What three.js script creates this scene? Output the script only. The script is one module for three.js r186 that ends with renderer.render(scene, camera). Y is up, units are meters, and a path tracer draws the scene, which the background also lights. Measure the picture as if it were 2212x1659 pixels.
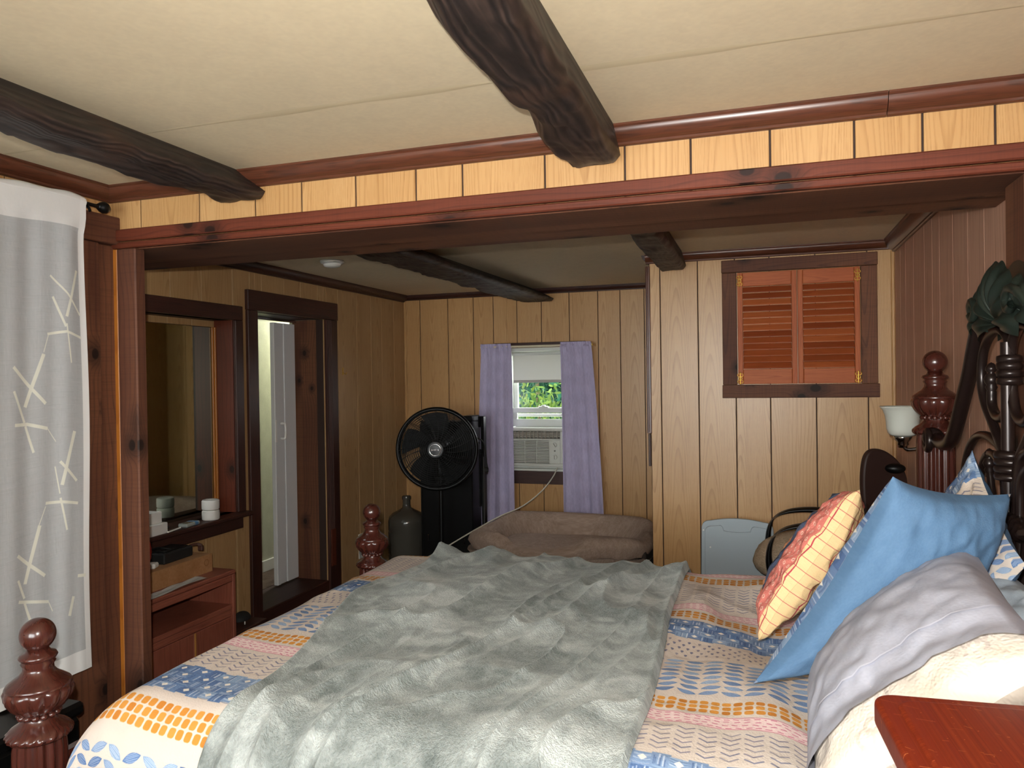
import * as THREE from 'three';
import { mergeGeometries, mergeVertices, toCreasedNormals } from 'three/addons/utils/BufferGeometryUtils.js';

// ---------------------------------------------------------------- camera, sky, flash, exposure
const scene = new THREE.Scene();
const camera = new THREE.PerspectiveCamera(53.925, 2212 / 1659, 0.02, 200);
camera.position.set(0, 1.6, 0);
camera.rotation.set(-0.00813, 0.32037, -0.01516, 'YXZ');
scene.add(camera);
scene.background = new THREE.Color(0.93, 0.97, 0.97);
scene.backgroundIntensity = 14.0;
const renderer = new THREE.WebGLRenderer({ antialias: true });
renderer.toneMapping = THREE.LinearToneMapping;
renderer.toneMappingExposure = 1.18;
renderer.shadowMap.enabled = true;
// the pop-up flash of the camera: a little above and left of the lens
const flash = new THREE.SpotLight(new THREE.Color(1.0, 0.965, 0.9), 15.5, 0, 1.12, 1.0, 2);
flash.position.set(-0.045, 1.69, 0.0);
flash.target.position.set(-1.25, 1.5, -4.0);
flash.shadow.radius = 0.7;
flash.castShadow = true;
scene.add(flash, flash.target);

// ---------------------------------------------------------------- helpers
const rng = (s) => () => { s |= 0; s = s + 0x6D2B79F5 | 0; let t = Math.imul(s ^ s >>> 15, 1 | s); t = t + Math.imul(t ^ t >>> 7, 61 | t) ^ t; return ((t ^ t >>> 14) >>> 0) / 4294967296; };
const R0 = rng(7);
const V3 = (x, y, z) => new THREE.Vector3(x, y, z);
const lerp = (a, b, t) => a + (b - a) * t, clamp = (x, a = 0, b = 1) => Math.min(b, Math.max(a, x));
const sstep = (a, b, x) => { const t = clamp((x - a) / (b - a)); return t * t * (3 - 2 * t); };
const hash = (x, y, s) => { let h = Math.imul(x, 374761393) + Math.imul(y, 668265263) + Math.imul(s, 2147483647 - 1013) | 0; h = Math.imul(h ^ h >>> 13, 1274126177); return ((h ^ h >>> 16) >>> 0) / 4294967296; };
function noise(x, y, s = 0, px = 0, py = 0) {           // value noise, periodic when px, py are given
  const xi = Math.floor(x), yi = Math.floor(y), fx = x - xi, fy = y - yi;
  const u = fx * fx * fx * (fx * (fx * 6 - 15) + 10), v = fy * fy * fy * (fy * (fy * 6 - 15) + 10);
  const m = (a, p) => p ? ((a % p) + p) % p : a;
  const x0 = m(xi, px), x1 = m(xi + 1, px), y0 = m(yi, py), y1 = m(yi + 1, py);
  return lerp(lerp(hash(x0, y0, s), hash(x1, y0, s), u), lerp(hash(x0, y1, s), hash(x1, y1, s), u), v) * 2 - 1;
}
const fbm = (x, y, s, o = 4) => { let a = 0.5, f = 1, r = 0; for (let i = 0; i < o; i++) { r += a * noise(x * f, y * f, s + i); a *= 0.5; f *= 2.03; } return r; };

const used = {};
function numbered(n) { if (!(n in used)) { used[n] = 0; return n; } used[n]++; return n + '_' + String(used[n]).padStart(3, '0'); }
function shadows(o) { o.castShadow = true; o.receiveShadow = true; return o; }
function mesh(name, geo, mat, parent, label) {
  const m = shadows(new THREE.Mesh(Array.isArray(geo) ? merge(geo) : geo, mat)); m.name = name; if (label) m.userData.label = label; parent.add(m); return m;
}
function merge(list) {
  return mergeGeometries(list.map(g => { const h = g.index ? g.toNonIndexed() : g; for (const k of Object.keys(h.attributes)) if (!['position', 'normal', 'uv'].includes(k)) h.deleteAttribute(k); if (!h.attributes.uv) h.setAttribute('uv', new THREE.BufferAttribute(new Float32Array(h.attributes.position.count * 2), 2)); return h; }));
}
function thing(name, label, category, pos = [0, 0, 0], turn = 0, group) {
  const o = new THREE.Group(); o.name = numbered(name); o.position.set(...pos); o.rotation.y = turn; scene.add(o);
  o.userData = { label, category }; if (group) o.userData.group = group; return o;
}
function struct(name, label, category) { const o = thing(name, label, category); o.userData.kind = 'structure'; return o; }

// geometry: convex solids with flat faces and uv in metres, v running along the grain axis
function polyGeo(polys, grain, ou = 0, ov = 0) {
  const P = [], N = [], U = [], a = V3(), b = V3(), n = V3(), c = V3();
  for (let q of polys) {
    c.set(0, 0, 0); q.forEach(p => c.add(p)); c.multiplyScalar(1 / q.length);
    n.crossVectors(a.subVectors(q[1], q[0]), b.subVectors(q[2], q[0])).normalize();
    if (n.dot(c) < 0) { q = q.slice().reverse(); n.negate(); }
    const d = [Math.abs(n.x), Math.abs(n.y), Math.abs(n.z)], ax = d[0] >= d[1] && d[0] >= d[2] ? 0 : d[1] >= d[2] ? 1 : 2;
    let oth = [0, 1, 2].filter(i => i !== ax), va = oth.includes(grain) ? grain : oth[1], ua = oth.find(i => i !== va);
    for (let i = 1; i < q.length - 1; i++) for (const p of [q[0], q[i], q[i + 1]]) { P.push(p.x, p.y, p.z); N.push(n.x, n.y, n.z); U.push(p.getComponent(ua) + ou, p.getComponent(va) + ov); }
  }
  const g = new THREE.BufferGeometry();
  g.setAttribute('position', new THREE.Float32BufferAttribute(P, 3)); g.setAttribute('normal', new THREE.Float32BufferAttribute(N, 3)); g.setAttribute('uv', new THREE.Float32BufferAttribute(U, 2));
  return g;
}
function cbox(w, h, d, c = 0.003, grain = -1, ou = R0() * 7, ov = R0() * 7) {
  const s = [w / 2, h / 2, d / 2]; c = Math.min(c, w * 0.45, h * 0.45, d * 0.45);
  if (grain < 0) grain = h >= w && h >= d ? 1 : w >= d ? 0 : 2;
  const v = (sg, ax) => V3(...[0, 1, 2].map(i => sg[i] * (i === ax ? s[i] : s[i] - c))), F = [];
  for (let ax = 0; ax < 3; ax++) { const [i, j] = [0, 1, 2].filter(k => k !== ax); for (const e of [-1, 1]) F.push([[-1, -1], [1, -1], [1, 1], [-1, 1]].map(([p, q]) => { const sg = [0, 0, 0]; sg[ax] = e; sg[i] = p; sg[j] = q; return v(sg, ax); })); }
  for (let k = 0; k < 3; k++) { const [i, j] = [0, 1, 2].filter(q => q !== k); for (const e of [-1, 1]) for (const f of [-1, 1]) { const A = [0, 0, 0]; A[i] = e; A[j] = f; const B = A.slice(); A[k] = -1; B[k] = 1; F.push([v(A, i), v(B, i), v(B, j), v(A, j)]); } }
  for (const x of [-1, 1]) for (const y of [-1, 1]) for (const z of [-1, 1]) F.push([0, 1, 2].map(a => v([x, y, z], a)));
  return polyGeo(F, grain, ou, ov);
}
const bx = (x0, x1, y0, y1, z0, z1, c = 0.003, grain = -1) => cbox(Math.abs(x1 - x0), Math.abs(y1 - y0), Math.abs(z1 - z0), c, grain).translate((x0 + x1) / 2, (y0 + y1) / 2, (z0 + z1) / 2);
function grid(nu, nv, f, flip) {                          // f(i / nu, j / nv) -> [x, y, z, u, v]
  const P = [], U = [], I = [];
  for (let j = 0; j <= nv; j++) for (let i = 0; i <= nu; i++) { const q = f(i / nu, j / nv); P.push(q[0], q[1], q[2]); U.push(q[3] ?? i / nu, q[4] ?? j / nv); }
  for (let j = 0; j < nv; j++) for (let i = 0; i < nu; i++) { const a = j * (nu + 1) + i, b = a + 1, c = a + nu + 1, d = c + 1; flip ? I.push(a, c, b, b, c, d) : I.push(a, b, c, b, d, c); }
  const g = new THREE.BufferGeometry(); g.setAttribute('position', new THREE.Float32BufferAttribute(P, 3)); g.setAttribute('uv', new THREE.Float32BufferAttribute(U, 2)); g.setIndex(I); g.computeVertexNormals(); return g;
}
const tube = (pts, r, n = 40, rs = 8, closed = false) => new THREE.TubeGeometry(new THREE.CatmullRomCurve3(pts.map(p => V3(...p)), closed, 'centripetal'), n, r, rs, closed);
const lathe = (pts, seg = 32) => new THREE.LatheGeometry(pts.map(p => new THREE.Vector2(p[0], p[1])), seg);
// lathe whose radius is modulated round the axis: rows [r, y, depth, count, twist]
function fluted(rows, seg = 96) {
  return grid(seg, rows.length - 1, (u, v) => { const k = Math.round(v * (rows.length - 1)), [r, y, a = 0, n = 12, tw = 0] = rows[k], t = u * Math.PI * 2, R = r + a * (Math.abs(Math.sin((t + tw * y) * n / 2)) - 0.5); return [R * Math.cos(t), y, -R * Math.sin(t), u, y]; });
}
const cyl = (r0, r1, h, seg = 20) => new THREE.CylinderGeometry(r0, r1, h, seg);
function molding(profile, from, to, out) {               // profile rows [out from wall, down from ceiling]
  const A = V3(...from), B = V3(...to), L = A.distanceTo(B), o = V3(...out), n = profile.length, parts = [];
  const at = (P, k) => P.clone().addScaledVector(o, profile[k][0]).add(V3(0, profile[k][1], 0));
  const P = [], N = [], U = []; let len = 0, c = V3();
  const mid = A.clone().add(B).multiplyScalar(0.5).addScaledVector(o, 0.006).add(V3(0, profile[n - 1][1] / 2, 0));
  const quad = (q, uv) => { const nn = V3().crossVectors(V3().subVectors(q[1], q[0]), V3().subVectors(q[2], q[0])).normalize(); c.set(0, 0, 0); q.forEach(p => c.add(p)); c.multiplyScalar(1 / q.length).sub(mid); if (nn.dot(c) < 0) { q.reverse(); uv.reverse(); nn.negate(); } for (let i = 1; i < q.length - 1; i++) for (const k of [0, i, i + 1]) { P.push(...q[k].toArray()); N.push(...nn.toArray()); U.push(...uv[k]); } };
  for (let k = 0; k < n - 1; k++) { const l2 = len + Math.hypot(profile[k + 1][0] - profile[k][0], profile[k + 1][1] - profile[k][1]); quad([at(A, k), at(B, k), at(B, k + 1), at(A, k + 1)], [[len, 0], [len, L], [l2, L], [l2, 0]]); len = l2; }
  const caps = [A, B].map(E => profile.map((_, k) => at(E, k)));
  for (const q of caps) { const nn = V3().subVectors(q[0], mid).normalize(); for (let i = 1; i < n - 1; i++) { P.push(...q[0].toArray(), ...q[i].toArray(), ...q[i + 1].toArray()); for (let m = 0; m < 3; m++) { N.push(...nn.toArray()); U.push(0, 0); } } }
  const g = new THREE.BufferGeometry(); g.setAttribute('position', new THREE.Float32BufferAttribute(P, 3)); g.setAttribute('normal', new THREE.Float32BufferAttribute(N, 3)); g.setAttribute('uv', new THREE.Float32BufferAttribute(U, 2));
  return toCreasedNormals(g, 0.6);
}

// ---------------------------------------------------------------- procedural textures
const hex = (h) => [(h >> 16) & 255, (h >> 8) & 255, h & 255];
function dataTex(w, h, fn, mw, mh, srgb = true) {         // fn(x 0..1, y 0..1) -> [r, g, b] 0..255; tile is mw x mh metres
  const d = new Uint8Array(w * h * 4);
  for (let j = 0; j < h; j++) for (let i = 0; i < w; i++) { const c = fn(i / w, j / h), k = (j * w + i) * 4; d[k] = clamp(c[0], 0, 255); d[k + 1] = clamp(c[1], 0, 255); d[k + 2] = clamp(c[2], 0, 255); d[k + 3] = 255; }
  const t = new THREE.DataTexture(d, w, h); t.wrapS = t.wrapT = THREE.RepeatWrapping; t.magFilter = THREE.LinearFilter; t.minFilter = THREE.LinearMipmapLinearFilter; t.generateMipmaps = true;
  t.repeat.set(1 / mw, 1 / mh); if (srgb) t.colorSpace = THREE.SRGBColorSpace; t.needsUpdate = true; return t;
}
function canvasTex(w, h, draw, mw, mh, ou = 0, ov = 0) {
  const c = document.createElement('canvas'); c.width = w; c.height = h; draw(c.getContext('2d'), w, h);
  const t = new THREE.CanvasTexture(c); t.wrapS = t.wrapT = THREE.RepeatWrapping; t.colorSpace = THREE.SRGBColorSpace; t.repeat.set(1 / mw, 1 / mh); t.offset.set(ou, ov); return t;
}
const mix3 = (a, b, t) => [lerp(a[0], b[0], t), lerp(a[1], b[1], t), lerp(a[2], b[2], t)];
function woodTex(w, h, mw, mh, base, dark, pale, o = {}) {
  const { strips = 6, seed = 1, rings = 26, lines = 0.5, fine = 0.25, knots = 0, blotch = 0.3, saw = 0 } = o, r = rng(seed * 77 + 3);
  const S = [...Array(strips)].map(() => ({ c: 0.3 + r() * 0.4, k: 1.2 + r() * 2.4, fl: r() < 0.6, dir: r() < 0.5 ? 1 : -1, ph: r() * 9 }));
  const K = [...Array(knots)].map(() => [r(), r(), 0.012 + r() * 0.016]);
  return dataTex(w, h, (x, y) => {
    const si = Math.floor(x * strips), s = S[si], lx = x * strips - si, Y = y * mh;
    const wob = noise(x * 6, y * 5, seed, 6, 5) * 0.9 + noise(x * 14, y * 12, seed + 1, 14, 12) * 0.3;
    let kn = 0, bend = 0;
    for (const [kx, ky, kr] of K) { let dx = x - kx, dy = y - ky; dx -= Math.round(dx); dy -= Math.round(dy); dx *= mw; dy *= mh; const q = Math.hypot(dx * 1.1, dy * 0.8) / kr; if (q < 6) { bend += 1.6 * Math.exp(-q * q * 0.25); kn = Math.max(kn, sstep(1.25, 0.7, q), 0.45 * sstep(3.6, 1, q)); } }
    const n = Math.max(1, Math.round(rings * 0.14 * mh));
    let ph = s.fl ? y * n * s.dir + s.k * 3 * (lx - s.c) ** 2 * 4 + wob * 0.55 + s.ph : lx * rings * 0.32 + wob * 0.8 + s.ph;
    ph += bend * 2;
    const f = ph - Math.floor(ph), line = sstep(0.55, 0.95, f) * sstep(1, 0.95, f);
    const pore = noise(x * w / 3, y * h / 42, seed + 5, Math.round(w / 3), Math.round(h / 42)), st = noise(x * w / 7, y * 10, seed + 6, Math.round(w / 7), 10);
    let c = mix3(base, pale, clamp(0.35 + 0.5 * noise(x * 3 * strips / 2, y * 4, seed + 8, Math.round(3 * strips / 2), 4) * blotch * 2));
    c = mix3(c, dark, clamp(line * lines + Math.max(0, pore) ** 2 * fine + Math.max(0, st) * fine * 0.6));
    if (saw) c = mix3(c, dark, saw * Math.max(0, noise(x * 3, y * mh * 260, seed + 12, 3, Math.round(mh * 260))));
    if (kn) c = mix3(c, dark.map(v => v * 0.45), kn * 0.85);
    return c;
  }, mw, mh);
}
function M(o) { const { clear, ...p } = o; return new THREE.MeshPhysicalMaterial({ side: THREE.DoubleSide, roughness: 0.6, ...p }); }
const T = {};
T.panel = woodTex(1024, 2048, 1.25, 2.5, hex(0xb88f5d), hex(0x906437), hex(0xc69f6d), { strips: 7, seed: 3, rings: 30, lines: 0.32, fine: 0.22 });
T.brown = woodTex(512, 1024, 0.9, 2.4, hex(0xba907a), hex(0x957059), hex(0xc69c86), { strips: 5, seed: 9, rings: 20, lines: 0.25, fine: 0.4 });
T.red = woodTex(512, 2048, 0.5, 2.0, hex(0x5e2d1d), hex(0x381a12), hex(0x703826), { strips: 3, seed: 5, rings: 22, lines: 0.3, fine: 0.16, knots: 5, blotch: 0.8, saw: 0.08 });
T.post = woodTex(512, 2048, 0.5, 2.0, hex(0x5e3a2a), hex(0x36221c), hex(0x744b34), { strips: 3, seed: 15, rings: 22, lines: 0.3, fine: 0.16, knots: 8, blotch: 1.2, saw: 0.14 });
T.dark = woodTex(512, 1024, 0.5, 1.6, hex(0x3c2019), hex(0x20100d), hex(0x4a291f), { strips: 3, seed: 21, rings: 20, lines: 0.4, fine: 0.4, blotch: 0.7 });
T.crown = woodTex(256, 1024, 0.25, 1.2, hex(0x5b3323), hex(0x362016), hex(0x6a402d), { strips: 2, seed: 25, rings: 26, lines: 0.3, fine: 0.6 });
T.shut = woodTex(512, 1024, 0.4, 1.0, hex(0xac592f), hex(0x843d1c), hex(0xba693a), { strips: 4, seed: 31, rings: 20, lines: 0.3, fine: 0.25 });
T.hewn = dataTex(512, 1024, (x, y) => { const w = noise(x * 5, y * 3, 41, 5, 3) * 2.4 + noise(x * 12, y * 8, 42, 12, 8) * 0.8, ph = x * 62 + w * 3.4, f = Math.sin(ph * 2.2) * 0.5 + 0.5, b = noise(x * 8, y * 10, 44, 8, 10), s = noise(x * 170, y * 40, 45, 170, 40); let c = mix3([54, 42, 37], [25, 19, 18], f * 0.8); c = mix3(c, [70, 48, 36], sstep(0.35, 0.9, b) * 0.5); return c.map(v => v * (1 + 0.22 * s)); }, 0.8, 1.6);
T.hewnB = dataTex(512, 1024, (x, y) => { const w = noise(x * 5, y * 3, 41, 5, 3) * 2.4 + noise(x * 12, y * 8, 42, 12, 8) * 0.8, f = Math.sin((x * 62 + w * 3.4) * 2.2) * 0.5 + 0.5, b = noise(x * 10, y * 22, 47, 10, 22), v = 128 + 70 * (f - 0.5) + 60 * b; return [v, v, v]; }, 0.8, 1.6, false);
T.ceil = dataTex(512, 512, (x, y) => { const n = noise(x * 7, y * 7, 51, 7, 7) * 3 + noise(x * 60, y * 60, 52, 60, 60) * 2 + noise(x * 250, y * 250, 53, 250, 250) * 3; return [209 + n, 194 + n, 163 + n * 0.8]; }, 2.4, 2.4);
T.ceilB = dataTex(512, 512, (x, y) => { const v = 128 + 70 * noise(x * 200, y * 200, 54, 200, 200) + 40 * noise(x * 80, y * 80, 55, 80, 80); return [v, v, v]; }, 1.2, 1.2, false);
const paint = (base, a = 6, s = 61) => dataTex(128, 128, (x, y) => { const n = noise(x * 9, y * 9, s, 9, 9) * a + noise(x * 60, y * 60, s + 1, 60, 60) * a * 0.7; return base.map(v => v + n); }, 0.5, 0.5);
const weaveB = dataTex(256, 256, (x, y) => { const v = 128 + 60 * Math.sin(x * Math.PI * 2 * 64) * Math.sin(y * Math.PI * 2 * 64) + 50 * noise(x * 20, y * 20, 66, 20, 20); return [v, v, v]; }, 0.12, 0.12, false);
const plushB = dataTex(256, 256, (x, y) => { const v = 128 + 70 * noise(x * 80, y * 80, 67, 80, 80) + 60 * noise(x * 30, y * 30, 68, 30, 30); return [v, v, v]; }, 0.15, 0.15, false);

const m = {
  panel: M({ map: T.panel, roughness: 0.36 }),
  panelDim: M({ map: T.panel, roughness: 0.5, color: 0xeef5ff }),  // same panelling, the grey of the dim alcove put into the tint
  brown: M({ map: T.brown, roughness: 0.55 }),
  groove: M({ color: 0x33221a, roughness: 0.8 }),
  red: M({ map: T.red, roughness: 0.55, specularIntensity: 0.5 }),
  post: M({ map: T.post, roughness: 0.65, specularIntensity: 0.6 }),
  dark: M({ map: T.dark, roughness: 0.5 }),
  crown: M({ map: T.crown, roughness: 0.3 }),
  crownDark: M({ map: T.dark, roughness: 0.4 }),
  hewn: M({ map: T.hewn, bumpMap: T.hewnB, bumpScale: 0.006, roughness: 0.55 }),
  ceil: M({ map: T.ceil, bumpMap: T.ceilB, bumpScale: 0.00018, roughness: 0.85 }),
  tape: M({ color: 0xc5b695, roughness: 0.85 }),
  white: M({ color: 0xdcdcd6, roughness: 0.45 }),
  black: M({ color: 0x080808, roughness: 0.4, specularIntensity: 0.6 }),
  blackMatte: M({ color: 0x121212, roughness: 0.75 }),
  shut: M({ map: T.shut, roughness: 0.55, specularIntensity: 0.6 }),
  brass: M({ color: 0xc9a04a, metalness: 1, roughness: 0.3 }),
  chrome: M({ color: 0xc8c8c8, metalness: 1, roughness: 0.14 }),
  carpet: M({ map: paint([82, 66, 56], 14, 71), roughness: 0.95 }),
  outdoor: M({ color: 0x6f6a5c, roughness: 0.95 }),
  exterior: M({ color: 0x8c8578, roughness: 0.9 }),
  cream: M({ map: paint([190, 192, 172], 5, 73), roughness: 0.7 }),
};

// ---------------------------------------------------------------- the room shell
const H = 2.368, ZH = -2.34, XM = -2.44, XL = -3.13, ZB = -6.3, ZJ = -4.87, XJ = -0.68, XR = 0.735, ZR = 2.0;
// a boarded wall: planks between grooves on a dark backing, with openings left free
function boards(parent, mat, plane, at, side, grooves, y0, y1, holes = [], gap = 0.006, th = 0.007) {
  const put = (s0, s1, a, b, o0, o1, c) => plane === 'z' ? bx(s0, s1, a, b, at + side * o0, at + side * o1, c, 1) : bx(at + side * o0, at + side * o1, a, b, s0, s1, c, 1);
  const g = grooves.slice().sort((a, b) => a - b), back = [];
  for (let i = 0; i < g.length - 1; i++) {
    const cuts = [...new Set([g[i], g[i + 1], ...holes.flatMap(h => [h[0], h[1]]).filter(s => s > g[i] + 0.001 && s < g[i + 1] - 0.001)])].sort((a, b) => a - b);
    for (let k = 0; k < cuts.length - 1; k++) {
      const s0 = cuts[k], s1 = cuts[k + 1], mid = (s0 + s1) / 2, hs = holes.filter(h => h[0] <= mid && h[1] >= mid).sort((a, b) => a[2] - b[2]);
      let y = y0; const spans = []; for (const h of hs) { if (h[2] > y + 0.002) spans.push([y, h[2]]); y = Math.max(y, h[3]); } if (y < y1 - 0.002) spans.push([y, y1]);
      for (const [a, b] of spans) {
        back.push(put(s0, s1, a, b, -0.06, 0, 0));
        const l = s0 === g[i] ? gap / 2 : 0, r = s1 === g[i + 1] ? gap / 2 : 0;
        if (s1 - s0 - l - r > 0.004) mesh('plank', put(s0 + l, s1 - r, a, b, -0.001, th, 0.0016), mat, parent);
      }
    }
  }
  mesh('backing', back, m.groove, parent);
}
const floor = struct('floor', 'dark brown carpeted floor under the bed and alcove', 'floor');
mesh('carpet', [bx(-2.6, 0.9, -0.1, 0, -2.4, ZR + 0.1, 0), bx(XL - 0.1, 0.9, -0.1, 0, ZB - 0.1, -2.4, 0)], m.carpet, floor);
const ceiling = struct('ceiling', 'cream plasterboard ceiling crossed by dark beams', 'ceiling');
mesh('plasterboard', bx(XM - 0.2, 0.95, H, H + 0.1, -1.855, ZR + 0.2, 0.0015, 2), m.ceil, ceiling);
mesh('plasterboard', bx(XM - 0.2, 0.95, H, H + 0.1, -2.9, -1.858, 0.0015, 2), m.ceil, ceiling);
mesh('plasterboard', bx(XL - 0.2, 0.95, H, H + 0.1, ZB - 0.2, -2.9, 0.0015, 2), m.ceil, ceiling);
mesh('joint_tape', grid(60, 4, (u, v) => { const x = lerp(XM, XR, u), w = 0.012 + 0.008 * noise(u * 14, 3, 81), e = (v - 0.5) * 2; return [x, H - 0.0006 * (1 - e * e), -1.856 + e * w + 0.004 * noise(u * 9, 1, 82), x, v]; }), m.tape, ceiling, 'taped joint between two ceiling sheets');

// wall over the wide opening, with its fascia and soffit
const wallHead = struct('wall_header', 'tan grooved panelling over the wide opening', 'wall');
boards(wallHead, m.panel, 'z', ZH, 1, [-2.44, -2.281, -2.004, -1.754, -1.557, -1.338, -1.107, -0.937, -0.653, -0.396, -0.197, 0.029, 0.254, 0.426, 0.6, XR], 2.15, H);
mesh('core', bx(XL, XR + 0.02, 2.15, H, -2.84, -2.4, 0), m.dark, wallHead);
const fascia = struct('trim_1', 'long reddish stained fascia board across the opening', 'trim');
mesh('fascia_board', bx(-2.452, XR, 2.155, 2.2, -2.345, -2.31, 0.004, 0), m.red, fascia);
mesh('lower_strip', bx(-2.43, XR, 2.128, 2.152, -2.345, -2.318, 0.004, 0), m.red, fascia);
mesh('soffit_board', bx(XL + 0.01, XR, 2.126, 2.146, -2.64, -2.346, 0.003, 0), m.post, fascia);
mesh('soffit_board', bx(XL + 0.01, XR, 2.136, 2.15, -2.86, -2.644, 0.003, 0), m.post, fascia);
const jambL = struct('trim_2', 'brown knotty post board beside a narrow tan strip', 'trim');
mesh('tan_strip', bx(-2.44, -2.392, 0, 2.126, -2.35, -2.322, 0.002, 1), M({ map: T.panel, color: 0xf0c070, roughness: 0.45 }), jambL);
mesh('post_board', bx(-2.391, -2.298, 0, 2.126, -2.37, -2.318, 0.005, 1), m.post, jambL);
const ret = struct('wall_return', 'short return wall behind the left post', 'wall');
mesh('return_core', bx(XL - 0.06, -2.41, 0, 2.126, -2.45, -2.352, 0.002), m.dark, ret);
const jambR = struct('trim_3', 'grey-brown jamb post behind the headboard', 'trim');
mesh('jamb_board', bx(0.664, XR, 0, 2.126, -2.5, -2.33, 0.006, 1), m.post, jambR);

// main room walls
const WL = [-2.05, -0.85, 0.75, 2.08];                    // window in the left wall: z0 z1 y0 y1
const wallL = struct('wall_left', 'tan grooved panelling of the wall with the sheer curtain', 'wall');
boards(wallL, m.panel, 'x', XM, 1, [ZH, -2.16, -1.9, -1.66, -1.42, -1.2, -0.95, -0.7, -0.4, -0.1, 0.2, 0.5, 0.8, 1.1, 1.4, 1.7, ZR], 0, H, [WL]);
const wallR = struct('wall_right', 'brown panelled wall behind the headboard', 'wall');
{ const g = [ZJ]; let z = ZJ, r = rng(12); while (z < ZR - 0.25) { z += 0.15 + r() * 0.13; g.push(z); } g.push(ZR); boards(wallR, m.brown, 'x', XR + 0.008, -1, g, 0, H, [], 0.002, 0.007); }
const wallRear = struct('wall_rear', 'tan panelling behind the camera', 'wall');
const WR = [-2.1, 0.3, 0.75, 2.1];
boards(wallRear, m.panel, 'z', ZR, -1, [XM, -2.1, -1.7, -1.3, -0.9, -0.5, -0.1, 0.3, XR], 0, H, [WR]);
const addedWin3 = struct('window_3', 'added unseen window behind the camera giving fill daylight', 'window');  // unseen window, added so daylight from behind evens out the flash falloff
mesh('frame', [bx(WR[0], WR[1], WR[2], WR[2] + 0.05, ZR - 0.02, ZR + 0.06), bx(WR[0], WR[1], WR[3] - 0.05, WR[3], ZR - 0.02, ZR + 0.06), bx(WR[0], WR[0] + 0.05, WR[2] + 0.05, WR[3] - 0.05, ZR - 0.02, ZR + 0.06), bx(WR[1] - 0.05, WR[1], WR[2] + 0.05, WR[3] - 0.05, ZR - 0.02, ZR + 0.06), bx(-0.93, -0.87, WR[2] + 0.05, WR[3] - 0.05, ZR, ZR + 0.05)], m.white, addedWin3);
for (const [a, b] of [[-2.05, -0.93], [-0.87, 0.25]]) mesh('pane', bx(a, b, WR[2] + 0.05, WR[3] - 0.05, ZR + 0.02, ZR + 0.024, 0), M({ color: 0xffffff, transmission: 1, thickness: 0, roughness: 0.03 }), addedWin3);

// alcove walls
const NI = [-3.912, -2.7, 0.79, 1.985], DO = [-4.94, -4.135, 0, 2.06], WB = [-2.13, -1.53, 0.815, 1.86];
const wallAL = struct('wall_left_alcove', 'tan panelled wall with the mirror niche and doorway', 'wall');
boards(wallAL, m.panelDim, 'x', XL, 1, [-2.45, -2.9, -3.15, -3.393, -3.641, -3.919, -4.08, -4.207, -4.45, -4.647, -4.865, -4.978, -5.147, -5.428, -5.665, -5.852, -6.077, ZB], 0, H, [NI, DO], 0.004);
const wallB = struct('wall_back', 'tan grooved panelling round the far window', 'wall');
boards(wallB, m.panel, 'z', ZB, 1, [XL, -2.965, -2.689, -2.443, -2.254, -2.034, -1.811, -1.563, -1.314, -1.125, -0.924, XJ], 0, H, [WB]);
const wallJ = struct('wall_closet', 'pale tan boarded closet front with the louvred shutters', 'wall');
boards(wallJ, m.panel, 'z', ZJ, 1, [XJ, -0.612, -0.379, -0.155, 0.046, 0.306, 0.589, XR], 0, H);
boards(wallJ, m.panel, 'x', XJ, -1, [ZB, -5.9, -5.5, -5.2, ZJ - 0.062], 0, H);

// crown mouldings
const crownP = [[0, 0], [0.05, 0], [0.05, -0.006], [0.045, -0.011], [0.044, -0.018], [0.04, -0.027], [0.032, -0.037], [0.022, -0.044], [0.013, -0.048], [0.013, -0.055], [0.008, -0.058], [0, -0.058]];
const cr1 = struct('trim_4', 'dark wood crown moulding above the tan header panelling', 'trim');
mesh('crown_length', molding(crownP, [XM, H, ZH + 0.007], [0.335, H, ZH + 0.007], [0, 0, 1]), m.crown, cr1);
mesh('crown_length', molding(crownP, [0.337, H, ZH + 0.007], [XR, H, ZH + 0.007], [0, 0, 1]), m.crown, cr1);
const cr2 = struct('trim_5', 'dark wood crown moulding above the sheer curtain', 'trim');
mesh('crown_length', molding(crownP, [XM + 0.007, H, ZH], [XM + 0.007, H, ZR], [1, 0, 0]), m.crown, cr2);
const scaleP = (p, s) => p.map(q => [q[0] * s, q[1] * s]);
const cr3 = struct('trim_6', 'nearly black crown moulding over the doorway wall', 'trim');
mesh('crown_length', molding(scaleP(crownP, 1.05), [XL + 0.007, H, -2.85], [XL + 0.007, H, ZB], [1, 0, 0]), m.crownDark, cr3);
const cr4 = struct('trim_7', 'thin dark crown moulding over the far window wall', 'trim');
mesh('crown_length', molding(scaleP(crownP, 0.8), [XL, H, ZB + 0.007], [XJ, H, ZB + 0.007], [0, 0, 1]), m.crownDark, cr4);
mesh('crown_length', molding(scaleP(crownP, 0.8), [XJ - 0.007, H, ZB], [XJ - 0.007, H, ZJ + 0.02], [-1, 0, 0]), m.crownDark, cr4);
const cr5 = struct('trim_8', 'brown crown moulding above the louvred shutters', 'trim');
mesh('crown_length', molding(scaleP(crownP, 0.95), [XJ - 0.02, H, ZJ + 0.007], [XR, H, ZJ + 0.007], [0, 0, 1]), m.crown, cr5);
const cr6 = struct('trim_9', 'brown crown moulding along the headboard wall', 'trim');
mesh('crown_length', molding(scaleP(crownP, 1.25), [XR + 0.001, H, -2.85], [XR + 0.001, H, ZJ], [-1, 0, 0]), m.crown, cr6);
mesh('crown_length', molding(crownP, [XR + 0.001, H, ZH], [XR + 0.001, H, ZR], [-1, 0, 0]), m.crown, cr6);
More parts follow.
